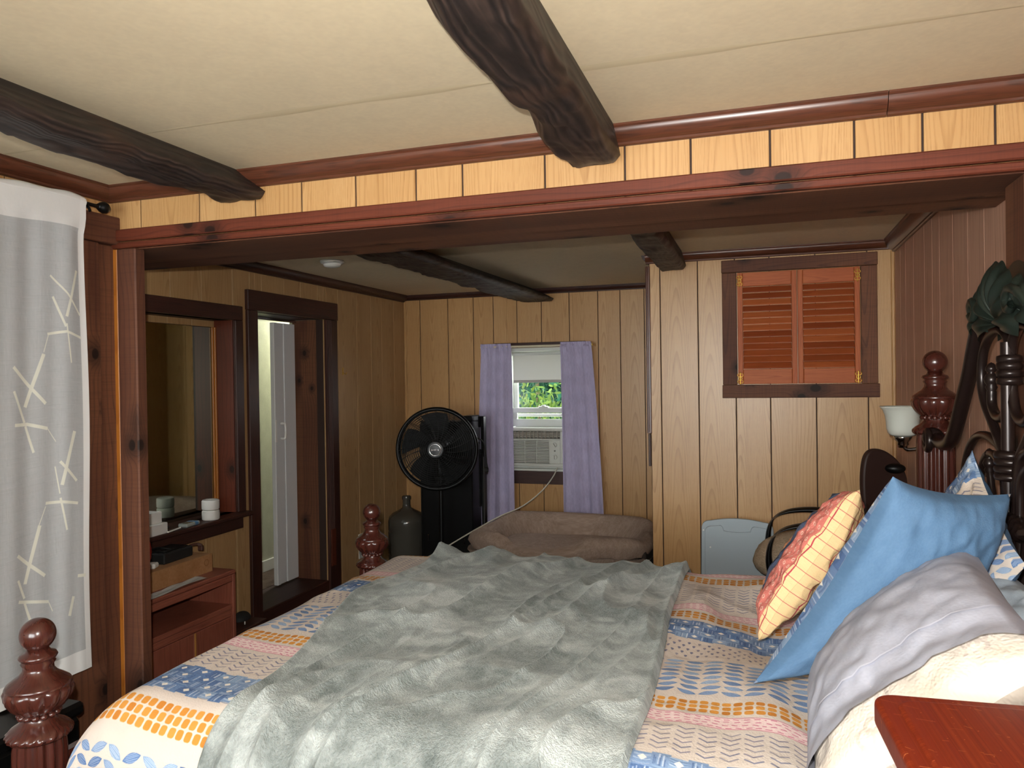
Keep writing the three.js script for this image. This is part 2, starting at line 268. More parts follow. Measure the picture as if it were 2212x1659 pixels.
// corner strips
const co1 = struct('trim_10', 'thin tan corner strip in the far left corner', 'trim');
mesh('corner_strip', bx(XL + 0.005, XL + 0.03, 0, H - 0.05, ZB + 0.006, ZB + 0.022, 0.006, 1), m.panel, co1);
const co2 = struct('trim_11', 'thin tan corner strip beside the louvred shutters', 'trim');
mesh('corner_strip', bx(XR - 0.022, XR, 0, H - 0.06, ZJ + 0.006, ZJ + 0.024, 0.006, 1), m.panel, co2);
const co3 = struct('trim_12', 'dark broken corner moulding on the closet edge', 'trim');
mesh('upper_length', [bx(XJ - 0.024, XJ + 0.006, 1.23, 2.3, ZJ - 0.012, ZJ + 0.012, 0.004, 1), bx(XJ - 0.018, XJ - 0.008, 1.24, 2.3, ZJ + 0.01, ZJ + 0.017, 0.003, 1)], m.crown, co3);
mesh('lower_length', bx(XJ - 0.018, XJ - 0.002, 1.02, 1.228, ZJ - 0.01, ZJ + 0.008, 0.003, 1), m.dark, co3);

// hewn beams
function beam(label, x0, x1, yb, z0, z1, o) {
  const b = thing('ceiling_beam', label, 'beam', [(x0 + x1) / 2, H, z1]), w = (x1 - x0), h = H - yb, L = z0 - z1, { s, tl = 0.02, tr = 0.015, wav = 0.018, drift = 0 } = o;
  const nz = Math.round(L * 45), na = 46;
  const prof = (t) => { // closed outline: top-left, left side, bottom, right side, top-right
    const pts = [[-w / 2 - tl, 0.004], [-w / 2 + 0.004, -h + 0.03], [-w / 2 + 0.03, -h], [w / 2 - 0.022, -h], [w / 2 - 0.002, -h + 0.024], [w / 2 - tr, 0.004], [-w / 2 - tl, 0.004]];
    const seg = [h, 0.05, w, 0.04, h, w], tot = seg.reduce((a, c) => a + c); let d = t * tot, k = 0; while (k < 5 && d > seg[k]) { d -= seg[k]; k++; }
    const q = clamp(d / seg[k]); return [lerp(pts[k][0], pts[k + 1][0], q), lerp(pts[k][1], pts[k + 1][1], q)];
  };
  const g = grid(na, nz, (u, v) => {
    let [x, y] = prof(u); const z = v * L, low = clamp(-y / h), leftness = sstep(0.1, -0.4, x / w);
    x += drift * (v - 0.5) + low * (leftness * wav * 1.6 * noise(z * 4.2, 1, s) + wav * 0.35 * noise(z * 11, 2, s + 1) + 0.3 * wav * noise(z * 6, 5, s + 2));
    y += low * (wav * 0.55 * leftness * noise(z * 5, 7, s + 3) + 0.005 * noise(z * 13, x * 14, s + 4) + 0.0035 * noise(z * 38, x * 30, s + 5));
    const e = Math.min(z, L - z), er = sstep(0.07, 0, z); if (er > 0) { y = y * (1 - 0.1 * er * er); x *= 1 - 0.05 * er * er; }
    return [x, y, z, u * 0.62 + s, z];
  }, true);
  const cap = (z, k) => { const P = [[0, -h * 0.45, z]]; const pos = g.attributes.position; for (let i = 0; i <= na; i++) P.push([pos.getX(k * (na + 1) + i), pos.getY(k * (na + 1) + i), z]); const A = [], U = []; for (let i = 1; i <= na; i++) for (const q of [P[0], P[i], P[i + 1]]) { A.push(...q); U.push(q[0] * 3, q[1] * 3); } const c = new THREE.BufferGeometry(); c.setAttribute('position', new THREE.Float32BufferAttribute(A, 3)); c.setAttribute('uv', new THREE.Float32BufferAttribute(U, 2)); c.computeVertexNormals(); return c; };
  mesh('timber', [g, cap(0, 0), cap(L, nz)], m.hewn, b); return b;
}
beam('broad hewn dark timber beam ending above the tan header panelling', -0.578, -0.402, 2.252, 1.98, -2.33, { s: 3, tl: 0.03, tr: 0.02, wav: 0.014 });
beam('hewn dark timber beam near the sheer curtain and left wall', -1.9, -1.7, 2.256, 1.98, -2.33, { s: 14, tl: 0.0, tr: 0.1, wav: 0.009 });
beam('long dark timber beam running over the doorway side of the alcove', -2.02, -1.71, 2.25, -2.84, -6.29, { s: 24, tl: 0, tr: 0.2, wav: 0.009, drift: -0.06 });
beam('short hewn timber beam ending at the closet front', -0.605, -0.435, 2.25, -2.84, -4.8, { s: 33, tl: 0.02, tr: 0.03, wav: 0.012 });
// ---------------------------------------------------------------- left window, casing and sheer curtain
const glass = M({ color: 0xffffff, transmission: 1, thickness: 0, roughness: 0.03, ior: 1.5 });
const win1 = struct('window_1', 'window behind the white sheer curtain', 'window');
mesh('frame', [bx(XM - 0.09, XM - 0.02, WL[2], WL[3], WL[0], WL[0] + 0.05), bx(XM - 0.09, XM - 0.02, WL[2], WL[3], WL[1] - 0.05, WL[1]), bx(XM - 0.09, XM - 0.02, WL[3] - 0.05, WL[3], WL[0] + 0.05, WL[1] - 0.05), bx(XM - 0.09, XM - 0.02, WL[2], WL[2] + 0.05, WL[0] + 0.05, WL[1] - 0.05), bx(XM - 0.08, XM - 0.03, 1.4, 1.44, WL[0] + 0.05, WL[1] - 0.05)], m.dark, win1);
for (const [a, b] of [[0.8, 1.4], [1.44, 2.03]]) mesh('pane', bx(XM - 0.058, XM - 0.053, a, b, WL[0] + 0.05, WL[1] - 0.05, 0), glass, win1);
mesh('closed_shade', bx(XM - 0.045, XM - 0.04, WL[2] + 0.02, WL[3] - 0.02, WL[0] + 0.01, WL[1] - 0.01, 0), M({ color: 0x6e5f4c, roughness: 0.8 }), win1);
const cas1 = struct('trim_13', 'knotty rough-sawn window casing boards beside the sheer curtain', 'trim');
mesh('outer_board', bx(XM + 0.007, XM + 0.03, 0, 2.14, -2.335, -2.245, 0.004, 1), m.post, cas1);
mesh('inner_board', bx(XM + 0.007, XM + 0.05, 0, 2.14, -2.24, -2.06, 0.004, 1), m.post, cas1);
mesh('inner_board', bx(XM + 0.007, XM + 0.05, 0, 2.14, -0.84, -0.66, 0.004, 1), m.post, cas1);
mesh('head_board', bx(XM + 0.007, XM + 0.058, 2.142, 2.25, -2.335, -0.6, 0.004, 2), m.post, cas1);
mesh('apron_board', bx(XM + 0.007, XM + 0.05, 0.62, 0.75, -2.05, -0.85, 0.004, 2), m.post, cas1);

const rod = thing('curtain_rod', 'black metal curtain rod with a ball end above the sheer', 'curtain rod', [-2.34, 2.262, -2.21]);
mesh('pole', cyl(0.007, 0.007, 1.5, 12).rotateX(Math.PI / 2).translate(0, 0, 0.74), m.black, rod);
mesh('finial', [lathe([[0.0001, 0.03], [0.012, 0.027], [0.02, 0.016], [0.022, 0.004], [0.017, -0.01], [0.008, -0.016], [0.011, -0.02], [0.0001, -0.022]], 20).rotateX(-Math.PI / 2)], m.black, rod);
mesh('bracket', [tube([[0, -0.004, 0.07], [-0.02, -0.022, 0.07], [-0.05, -0.02, 0.07], [-0.092, 0, 0.07]], 0.006, 20, 8), cbox(0.006, 0.05, 0.025, 0.002).translate(-0.09, 0, 0.07), tube([[0, -0.004, 0.07], [0.012, -0.016, 0.072], [0.018, -0.03, 0.072]], 0.005, 10, 8)], m.black, rod);

{ // sheer: embroidered twigs given as strokes in metres (distance from the right edge, height)
  const W = 1.3, Hh = 1.72, Y0 = 0.565, Z1 = -2.125, pw = 1024, ph = 1360;
  const px = [[[85, 583], [123, 625], [155, 672], 3.2], [[148, 574], [119, 675], 5], [[119, 690], [128, 777], 2.4], [[90, 630], [117, 697], 4], [[76, 712], [119, 708], [155, 721], 4], [[78, 715], [67, 751], 1.4], [[67, 755], [25, 869], 6], [[0, 777], [69, 865], 5], [[0, 831], [23, 903], 4], [[0, 907], [29, 907], [72, 920], 5], [[72, 920], [90, 950], 1.2], [[25, 911], [41, 971], 4], [[133, 927], [101, 1046], 6], [[98, 994], [137, 1036], 4.5], [[87, 1005], [96, 1065], 2], [[64, 1085], [98, 1083], [140, 1085], 4.5], [[97, 1074], [110, 1145], 3.5], [[64, 1092], [48, 1133], 1.6], [[50, 1133], [16, 1261], 6], [[0, 1197], [59, 1245], 5], [[0, 1252], [14, 1293], 4], [[0, 1300], [66, 1303], 4.5], [[14, 1303], [32, 1364], 4], [[66, 1303], [75, 1325], 1.4], [[124, 1291], [112, 1335], 6], [[137, 1245], [160, 1241], 5]];
  const conv = ([x, y]) => { const k = lerp(0.001505, 0.001689, x / 170), yy = 1.6 - (y - 833 + 0.015 * x) * k, d = (170 - x) * 0.00179; return [d, yy]; };
  const strokes = px.map(s => [s.slice(0, -1).map(conv), s[s.length - 1] * 0.0023]);
  const tex = canvasTex(pw, ph, (c, w, h) => {
    c.fillStyle = '#b4b7b8'; c.fillRect(0, 0, w, h); const r = rng(91);
    for (let i = 0; i < 9000; i++) { c.fillStyle = r() < 0.5 ? 'rgba(215,217,214,0.16)' : 'rgba(120,122,122,0.13)'; const L = 6 + r() * 50; if (r() < 0.6) c.fillRect(r() * w, r() * h, L, 1); else c.fillRect(r() * w, r() * h, 1, L); }
    c.fillStyle = 'rgba(232,233,230,0.85)'; c.fillRect(w - 16 / W / 1000 * w * 1.6, 0, 40, h); c.fillRect(0, h - 0.075 / Hh * h, w, 0.075 / Hh * h); c.fillRect(0, 0, w, 0.1 / Hh * h); c.fillRect(w - 0.028 / W * w, 0, 0.028 / W * w, h);
    c.lineCap = 'butt'; c.lineJoin = 'round'; c.strokeStyle = '#e2e2d4';
    for (const off of [0, 0.36, 0.72]) for (const [pts, lw] of strokes) { c.lineWidth = Math.max(1.2, lw / W * w); c.beginPath(); pts.forEach(([d, y], i) => { const X = w - (d + off) / W * w, Yp = h - (y + (off ? 0.13 * Math.sin(off * 9) : 0) - Y0) / Hh * h; i ? c.lineTo(X, Yp) : c.moveTo(X, Yp); }); c.stroke(); }
  }, 1, 1);
  const sheer = thing('sheer_curtain', 'white linen sheer curtain with embroidered twigs hanging at the left window', 'curtain', [-2.34, Y0, Z1]);
  const mat = M({ map: tex, bumpMap: weaveB, bumpScale: 0.0005, roughness: 0.95, transmission: 0.12, thickness: 0 });
  const fold = (d, y) => 0.005 * Math.sin(d * 19 + 0.4) * sstep(0, 0.06, d) + 0.0018 * Math.sin(d * 61 + 2 * y) - 0.006 * (y / Hh);
  mesh('panel', grid(150, 60, (u, v) => { const d = (1 - u) * W, y = v * Hh, f = fold(d, y); return [lerp(f + 0.012, 0.019, sstep(Hh - 0.13, Hh - 0.06, y)), y * (Hh - 0.028) / Hh + 0.018 * Math.sin(d * 9 + 1) * (1 - v) * 0.5 + 0.006 * Math.sin(d * 14) * v, d * 0.95 + 0.006 * Math.sin(y * 5) * (1 - sstep(0, 0.1, d)) - 0.012 * (1 - v) * (1 - sstep(0, 0.2, d)) * -1, u, v]; }), mat, sheer);
  mesh('rod_pocket', grid(120, 10, (u, v) => { const d = (1 - u) * W, t = v * Math.PI * 2; return [0.0185 * Math.cos(t), Hh - 0.023 + (0.019 + 0.004 * Math.sin(d * 30)) * Math.sin(t) + 0.006 * Math.sin(d * 14), d * 0.95, u, 0.99]; }), mat, sheer);
}
const trunk = thing('storage_trunk', 'black storage trunk standing below the sheer curtain', 'trunk', [-2.29, 0, -1.42]);
mesh('body', cbox(0.25, 0.5, 1.0, 0.012).translate(0, 0.25, 0), m.black, trunk); mesh('lid', cbox(0.27, 0.045, 1.02, 0.012).translate(0, 0.525, 0), m.black, trunk);
mesh('latch', cbox(0.012, 0.05, 0.04, 0.004).translate(0.135, 0.5, -0.36), m.chrome, trunk);

// ---------------------------------------------------------------- mirror niche in the alcove wall
const nic = struct('trim_14', 'dark stained casing and sill round the mirror niche', 'trim');
const XN = -3.266;
mesh('head_casing', bx(XL + 0.007, XL + 0.03, 1.985, 2.075, -3.985, -2.6, 0.003, 2), m.dark, nic);
mesh('side_casing', bx(XL + 0.007, XL + 0.03, 0.79, 1.984, -3.985, -3.912, 0.003, 1), m.dark, nic);
mesh('sill', bx(XN - 0.01, XL + 0.085, 0.765, 0.79, -3.99, -2.6, 0.006, 2), m.dark, nic);
mesh('apron', bx(XL + 0.007, XL + 0.03, 0.686, 0.764, -3.955, -2.6, 0.003, 2), m.dark, nic);
const niche = struct('wall_niche', 'knotty wood lining of the mirror niche', 'wall');
const flame = M({ map: T.red, roughness: 0.45, color: 0xffe6d0 });
mesh('side_lining', bx(XN, XL + 0.008, 0.79, 1.985, -3.925, -3.906, 0.001, 1), flame, niche);
mesh('top_lining', bx(XN, XL + 0.005, 1.985, 2.0, -3.912, -2.6, 0.001, 2), m.dark, niche);
mesh('niche_back', bx(XN - 0.03, XN - 0.006, 0.76, 2.0, -3.93, -2.6, 0), m.dark, niche);
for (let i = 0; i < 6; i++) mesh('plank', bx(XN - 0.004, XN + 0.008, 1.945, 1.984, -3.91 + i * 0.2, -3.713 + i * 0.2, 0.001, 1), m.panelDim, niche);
const mirror = thing('niche_mirror', 'tall mirror set into the back of the niche', 'mirror', [XN, 0.79, -3.25]);
mesh('silvered_glass', bx(-0.004, 0.0, 0, 1.153, -0.645, 0.62, 0.001), M({ color: 0xaab0a4, metalness: 1, roughness: 0.03 }), mirror);
mesh('corner_moulding', [bx(0, 0.022, 0, 1.155, -0.661, -0.645, 0.003, 1), bx(0.0, 0.012, 0, 1.155, -0.645, -0.634, 0.003, 1)], M({ map: T.panel, color: 0xf5c880, roughness: 0.4 }), mirror, 'yellow wood corner moulding');

// things on the sill
const paperM = M({ color: 0xd9d9d4, roughness: 0.75 });
function tapeRolls(x, y, z) {
  const t = thing('bandage_rolls', 'two white tape rolls stacked on the niche sill', 'tape rolls', [x, y, z]);
  for (let k = 0; k < 2; k++) mesh('roll', fluted([[0.016, 0.002], [0.044, 0.0], [0.049, 0.006, 0.0012, 26], [0.0495, 0.03, 0.0018, 22], [0.049, 0.053, 0.0012, 26], [0.044, 0.0595], [0.017, 0.058], [0.016, 0.04], [0.016, 0.002]], 48).translate(0, k * 0.06, 0), paperM, t);
}
tapeRolls(-3.1, 0.79, -3.66);
const bxs = [['white cardboard box lying on another white box on the sill', [-3.13, 0.848, -3.19], 0.09, 0.058, 0.15], ['white cardboard box at the bottom of the pair on the sill', [-3.11, 0.79, -3.18], 0.1, 0.057, 0.2]];
for (const [l, p, w, h, d] of bxs) { const t = thing('small_box', l, 'box', p, 0.04, 'white boxes on the niche sill'); mesh('carton', cbox(w, h, d, 0.002).translate(0, h / 2, 0), paperM, t); mesh('lid_flap', cbox(w - 0.006, 0.002, d - 0.006, 0.0005).translate(0, h + 0.0008, 0), paperM, t); }
const pack = thing('small_packet', 'small clear packet with blue print on the niche sill', 'packet', [-3.09, 0.79, -3.47], 0.1);
mesh('wrapper', cbox(0.06, 0.022, 0.12, 0.006).translate(0, 0.011, 0), M({ color: 0x9aa39f, roughness: 0.2, clearcoat: 0.6 }), pack); mesh('printed_band', cbox(0.061, 0.0225, 0.04, 0.006).translate(0, 0.0115, -0.03), M({ color: 0x4f7fa8, roughness: 0.3 }), pack);
const pen = thing('white_pen', 'slim white pen lying along the niche sill edge', 'pen', [-3.065, 0.796, -3.33], 0.2);
mesh('barrel', cyl(0.005, 0.005, 0.12, 10).rotateX(Math.PI / 2), M({ color: 0xe2e2dc, roughness: 0.3 }), pen); mesh('tip', cyl(0.0008, 0.005, 0.014, 10).rotateX(-Math.PI / 2).translate(0, 0, -0.066), m.black, pen);
const clip = thing('dark_trinket', 'dark metal trinket between the boxes and packet on the sill', 'trinket', [-3.16, 0.79, -3.36], 0.3);
mesh('loop', tube([[0, 0.006, -0.04], [0.015, 0.008, 0], [0, 0.006, 0.04], [-0.015, 0.006, 0]], 0.005, 40, 8, true), m.blackMatte, clip); mesh('clasp', cbox(0.02, 0.012, 0.03, 0.003).translate(0, 0.006, 0.045), m.chrome, clip);

// ---------------------------------------------------------------- doorway
const dr = struct('door_1', 'doorway with dark casing and a folded white door', 'door');
mesh('head_casing', bx(XL + 0.007, XL + 0.035, 2.06, 2.19, -5.1, -4.03, 0.003, 2), m.dark, dr);
mesh('side_casing', bx(XL + 0.007, XL + 0.03, 0, 2.059, -4.134, -4.034, 0.003, 1), m.dark, dr);
mesh('side_casing', bx(XL + 0.007, XL + 0.03, 0, 2.059, -5.095, -4.945, 0.003, 1), m.dark, dr);
for (let k = 0; k < 4; k++) mesh('reed', bx(XL + 0.03, XL + 0.038, 0.35, 2.058, -4.962 - k * 0.016, -4.95 - k * 0.016, 0.003, 1), m.dark, dr);
mesh('jamb_board', bx(-3.4, XL + 0.006, 0, 2.06, -4.965, -4.942, 0.002, 1), m.post, dr);
mesh('jamb_board', bx(-3.4, XL + 0.006, 0, 2.06, -4.133, -4.115, 0.002, 1), m.dark, dr);
mesh('head_lining', bx(-3.4, XL + 0.006, 2.062, 2.08, -4.94, -4.133, 0.002, 2), m.dark, dr);
mesh('threshold', bx(-3.44, XL + 0.02, 0, 0.1, -4.94, -4.135, 0.006, 2), m.dark, dr);
mesh('patch_block', bx(XL + 0.031, XL + 0.042, 0.2, 0.48, -5.01, -4.95, 0.003, 1), m.red, dr);
const dpanel = M({ color: 0xe4e8ea, roughness: 0.5 });
const leaf = mesh('door_leaf', [bx(-3.4, -3.37, 0.11, 2.03, -4.93, -4.79, 0.003, 1), bx(-3.398, -3.374, 0.11, 2.03, -4.787, -4.71, 0.003, 1), bx(-3.402, -3.366, 0.11, 2.03, -4.707, -4.665, 0.004, 1)], dpanel, dr, 'folded pale grey door leaf');
mesh('door_handle', [tube([[-3.366, 1.18, -4.735], [-3.335, 1.182, -4.735], [-3.33, 1.2, -4.735], [-3.33, 1.27, -4.735], [-3.335, 1.288, -4.735], [-3.366, 1.29, -4.735]], 0.009, 30, 8), cbox(0.006, 0.16, 0.02, 0.003).translate(-3.364, 1.235, -4.672)], M({ color: 0xf2f2ee, roughness: 0.3 }), leaf);
mesh('track', bx(-3.42, -3.36, 2.04, 2.06, -4.94, -4.135, 0.002), m.chrome, dr);
const hall = struct('wall_hallway', 'pale cream hallway wall seen through the doorway', 'wall');
mesh('hall_wall', [bx(-3.85, -3.75, 0, H, -7.2, -3.0, 0), bx(-3.76, -3.44, 0, H, -7.3, -7.2, 0), bx(-3.76, -3.2, 0, H, -3.06, -3.0, 0)], m.cream, hall);
mesh('hall_ceiling', bx(-3.85, -3.2, 2.3, 2.36, -7.2, -3.0, 0), m.cream, hall);
mesh('hall_floor', bx(-3.85, -3.44, 0.0, 0.1, -7.2, -3.0, 0), m.carpet, hall);
mesh('hall_side', [bx(-3.44, -3.4, 0.1, H, -4.114, -3.0, 0), bx(-3.44, -3.4, 0.1, H, -7.2, -4.966, 0), bx(-3.44, -3.4, 2.081, H, -4.966, -4.114, 0)], m.cream, hall);
const hlamp = thing('hallway_light', 'flush white ceiling light in the hallway', 'ceiling light', [-3.6, 2.24, -5.75]);
mesh('dome', lathe([[0.0001, 0], [0.05, 0.004], [0.085, 0.02], [0.1, 0.05]], 32), M({ color: 0xf0f0ea, roughness: 0.4, emissive: 0xfff6e6, emissiveIntensity: 0.8 }), hlamp); mesh('rim', lathe([[0.1, 0.045], [0.108, 0.047], [0.108, 0.06], [0.0001, 0.06]], 32), m.white, hlamp);
const hl = new THREE.PointLight(new THREE.Color(1.0, 0.97, 0.9), 3.4, 0, 2); hl.position.set(0, -0.03, 0); hl.shadow.radius = 4; hl.castShadow = true; hlamp.add(hl);
const hbase = struct('baseboard_hallway', 'white baseboard along the hallway wall', 'baseboard');
mesh('board', bx(-3.75, -3.735, 0.1, 0.19, -7.2, -3.06, 0.004, 2), m.white, hbase);
const hook = thing('wall_hook', 'small brass hook on the panelled wall beside the doorway', 'hook', [XL + 0.008, 1.64, -5.2]);
mesh('plate', cbox(0.004, 0.06, 0.016, 0.0015).translate(0.002, 0.03, 0), m.brass, hook); mesh('prong', tube([[0.004, 0.02, 0], [0.03, 0.008, 0], [0.036, 0.022, 0]], 0.003, 16, 8), m.brass, hook);
const outlet = thing('wall_outlet', 'white outlet with plugs low on the wall beyond the foot of the bed', 'outlet', [XL + 0.007, 0.15, -5.46]);
mesh('cover_plate', cbox(0.008, 0.2, 0.13, 0.003).translate(0.004, 0.1, 0), m.white, outlet); mesh('socket', cbox(0.004, 0.06, 0.04, 0.0015).translate(0.009, 0.15, 0), m.black, outlet); mesh('adapter', cbox(0.06, 0.12, 0.07, 0.008).translate(0.04, 0.06, 0.0), m.white, outlet); mesh('plug', cbox(0.05, 0.03, 0.035, 0.006).translate(0.035, 0.15, 0), m.black, outlet);

// smoke detector
const smoke = thing('smoke_detector', 'round white smoke detector on the alcove ceiling', 'smoke detector', [-2.61, H - 0.045, -4.24]);
mesh('base_ring', lathe([[0.0001, 0.045], [0.075, 0.045], [0.076, 0.034], [0.07, 0.028], [0.055, 0.026]], 40), m.white, smoke); mesh('dome', lathe([[0.0001, 0], [0.03, 0.002], [0.05, 0.008], [0.057, 0.02], [0.057, 0.028]], 40), m.white, smoke);

// ---------------------------------------------------------------- far window
const vinyl = M({ color: 0xcfd3cc, roughness: 0.4 });
const win2 = struct('window_2', 'far window with white sashes above the air conditioner', 'window');
const Zw = ZB - 0.05;
mesh('frame', [bx(WB[0], WB[0] + 0.03, WB[2], WB[3], Zw - 0.08, ZB + 0.004), bx(WB[1] - 0.03, WB[1], WB[2], WB[3], Zw - 0.08, ZB + 0.004), bx(WB[0] + 0.03, WB[1] - 0.03, WB[3] - 0.03, WB[3], Zw - 0.08, ZB + 0.004), bx(WB[0] + 0.03, WB[1] - 0.03, WB[2], WB[2] + 0.02, Zw - 0.08, ZB + 0.03)], vinyl, win2);
mesh('upper_sash', [bx(-2.1, -2.06, 1.3, 1.83, Zw - 0.05, Zw - 0.02), bx(-1.6, -1.56, 1.3, 1.83, Zw - 0.05, Zw - 0.02), bx(-2.06, -1.6, 1.79, 1.83, Zw - 0.05, Zw - 0.02), bx(-2.06, -1.6, 1.255, 1.28, Zw - 0.05, Zw - 0.02)], vinyl, win2);
mesh('lower_sash', [bx(-2.1, -1.56, 1.29, 1.335, Zw - 0.02, Zw + 0.015), bx(-2.1, -1.56, 1.17, 1.235, Zw - 0.02, Zw + 0.015), bx(-2.1, -2.06, 1.235, 1.29, Zw - 0.02, Zw + 0.015), bx(-1.6, -1.56, 1.235, 1.29, Zw - 0.02, Zw + 0.015)], vinyl, win2);
mesh('sash_lock', [cbox(0.09, 0.012, 0.025, 0.004).translate(-1.82, 1.341, Zw), cyl(0.018, 0.02, 0.012, 16).translate(-1.82, 1.352, Zw)], vinyl, win2);
mesh('pane', bx(-2.06, -1.6, 1.28, 1.79, Zw - 0.037, Zw - 0.033, 0), glass, win2); mesh('pane', bx(-2.06, -1.6, 1.235, 1.29, Zw - 0.004, Zw, 0), glass, win2);
const wtr = struct('trim_15', 'dark stained trim round the far window', 'trim');
mesh('head_trim', bx(-2.24, -1.42, 1.862, 1.905, ZB + 0.007, ZB + 0.025, 0.003, 0), m.dark, wtr);
mesh('side_trim', bx(-2.215, -2.131, 0.68, 1.861, ZB + 0.007, ZB + 0.022, 0.003, 1), m.dark, wtr); mesh('side_trim', bx(-1.529, -1.445, 0.68, 1.861, ZB + 0.007, ZB + 0.022, 0.003, 1), m.dark, wtr);
mesh('apron_trim', bx(-2.13, -1.53, 0.675, 0.79, ZB + 0.007, ZB + 0.022, 0.003, 0), m.dark, wtr);
mesh('stool', bx(-2.24, -1.42, 0.792, 0.814, ZB + 0.007, ZB + 0.06, 0.005, 0), vinyl, wtr);
const shade = thing('roller_shade', 'white roller shade pulled partly down in the far window', 'shade', [-1.83, 1.555, ZB - 0.02]);
mesh('cloth', grid(8, 8, (u, v) => [(u - 0.5) * 0.5, v * 0.25, 0.002 * Math.sin(v * 3), u, v]), M({ color: 0xd8d9cf, roughness: 0.8, transmission: 0.04, thickness: 0 }), shade);
mesh('roller', cyl(0.016, 0.016, 0.52, 16).rotateZ(Math.PI / 2).translate(0, 0.255, -0.005), vinyl, shade); mesh('hem_bar', cbox(0.5, 0.024, 0.006, 0.002).translate(0, 0.012, 0.004), M({ color: 0xa9a49a, roughness: 0.7 }), shade);
const ZC = ZB + 0.14;
const crod = thing('tension_rod', 'thin cream rod holding the lavender curtains', 'curtain rod', [-1.835, 1.868, ZC]);
mesh('pole', cyl(0.009, 0.009, 0.99, 12).rotateZ(Math.PI / 2), M({ color: 0xd2c8ae, roughness: 0.4 }), crod); for (const s of [-1, 1]) mesh('end_bracket', cbox(0.01, 0.02, 0.13, 0.003).translate(s * 0.498, 0, -0.068), m.brass, crod);
const lavB = M({ map: dataTex(256, 256, (x, y) => { const n = noise(x * 90, y * 20, 95, 90, 20) * 6 + noise(x * 8, y * 5, 96, 8, 5) * 5; return [180 + n, 173 + n, 204 + n]; }, 0.4, 0.4), roughness: 0.75, bumpMap: weaveB, bumpScale: 0.0003, sheen: 0.3, sheenRoughness: 0.5 });
function lavender(label, xa, xb, xa2, xb2, y0, seed) {     // top span, bottom span
  const t = thing('lavender_curtain', label, 'curtain', [(xa2 + xb2) / 2, y0, ZC], 0, 'lavender curtains at the far window'), cx = t.position.x, Ht = 1.895 - y0;
  mesh('panel', grid(70, 70, (u, v) => { const y = v * Ht, k = v ** 1.3, x = lerp(lerp(xa2, xb2, u), lerp(xa, xb, u), k), amp = lerp(0.012, 0.004, v), g = sstep(0.93, 0.97, v); const f = amp * Math.sin(u * 21 + seed + 1.2 * noise(u * 3, v * 1.5, seed)) + 0.0025 * Math.sin(u * 48 + seed * 2) * (1 - 0.5 * v) + g * 0.011 * noise(u * 26, v * 30, seed + 3); return [x - cx, y, f + 0.012 * g + (1 - v) * 0.03 * (0.5 + 0.5 * noise(u * 2.5, 2, seed + 6)), u * 0.35, y]; }), lavB, t);
  mesh('gathered_header', grid(60, 8, (u, v) => { const a = v * Math.PI * 2; return [lerp(xa, xb, u) - cx, Ht - 0.03 + (0.014 + 0.006 * noise(u * 24, 1, seed + 9)) * Math.sin(a), (0.013 + 0.008 * noise(u * 22, 4, seed + 8)) * Math.cos(a), u * 0.35, v * 0.1]; }), lavB, t);
}
lavender('lavender curtain panel hanging beside the black fan', -2.32, -2.045, -2.385, -2.03, 0.26, 1);
lavender('lavender curtain panel hanging beside the closet corner', -1.612, -1.345, -1.6, -1.25, 0.38, 5);

// air conditioner
const ac = thing('air_conditioner', 'white window air conditioner between the lavender curtains', 'air conditioner', [-1.84, 0.835, ZB + 0.06]);
const acM = M({ color: 0xc4c6bd, roughness: 0.5 }), acD = M({ color: 0x6f6d66, roughness: 0.7 });
mesh('cabinet', [bx(-0.235, 0.235, 0, 0.335, -0.45, 0.0, 0.006)], acM, ac);
mesh('front_cover', [bx(-0.235, 0.235, 0, 0.03, 0, 0.045, 0.006), bx(-0.235, 0.235, 0.305, 0.335, 0, 0.045, 0.006), bx(-0.235, -0.215, 0.03, 0.305, 0, 0.045, 0.004), bx(0.205, 0.235, 0.03, 0.305, 0, 0.045, 0.004), bx(-0.215, 0.205, 0.225, 0.24, 0, 0.045, 0.003), bx(0.105, 0.205, 0.03, 0.225, 0, 0.042, 0.003)], acM, ac);
mesh('recess', bx(-0.215, 0.205, 0.03, 0.305, 0, 0.006, 0), acD, ac);
mesh('intake_grille', [...Array(14)].map((_, i) => bx(-0.213, 0.104, 0.038 + i * 0.0134, 0.0465 + i * 0.0134, 0.012, 0.038, 0.002)).concat([-0.11, -0.005].map(x => bx(x - 0.003, x + 0.003, 0.032, 0.223, 0.008, 0.04, 0.001))), acM, ac);
mesh('vent_vanes', [...Array(12)].map((_, i) => bx(-0.2 + i * 0.034, -0.196 + i * 0.034, 0.242, 0.303, 0.012, 0.04, 0.001)).concat([0.256, 0.27, 0.284].map(y => bx(-0.213, 0.203, y, y + 0.006, 0.01, 0.03, 0.001))), M({ color: 0xb5ada0, roughness: 0.5 }), ac);
for (const y of [0.19, 0.085]) { const k = mesh('knob', cyl(0.019, 0.021, 0.016, 24).rotateX(Math.PI / 2).translate(0.158, y, 0.05), acM, ac); mesh('pointer', cbox(0.004, 0.034, 0.004, 0.001).rotateZ(y > 0.1 ? 0.6 : 0).translate(0.158, y, 0.059), acD, k); }
mesh('indicator', cyl(0.007, 0.007, 0.004, 16).rotateX(Math.PI / 2).translate(0.158, 0.138, 0.044), acD, ac);
const accord = thing('power_cord', 'white power cord drooping from the air conditioner across the floor', 'cord', [-1.66, 0.83, ZB + 0.11]);
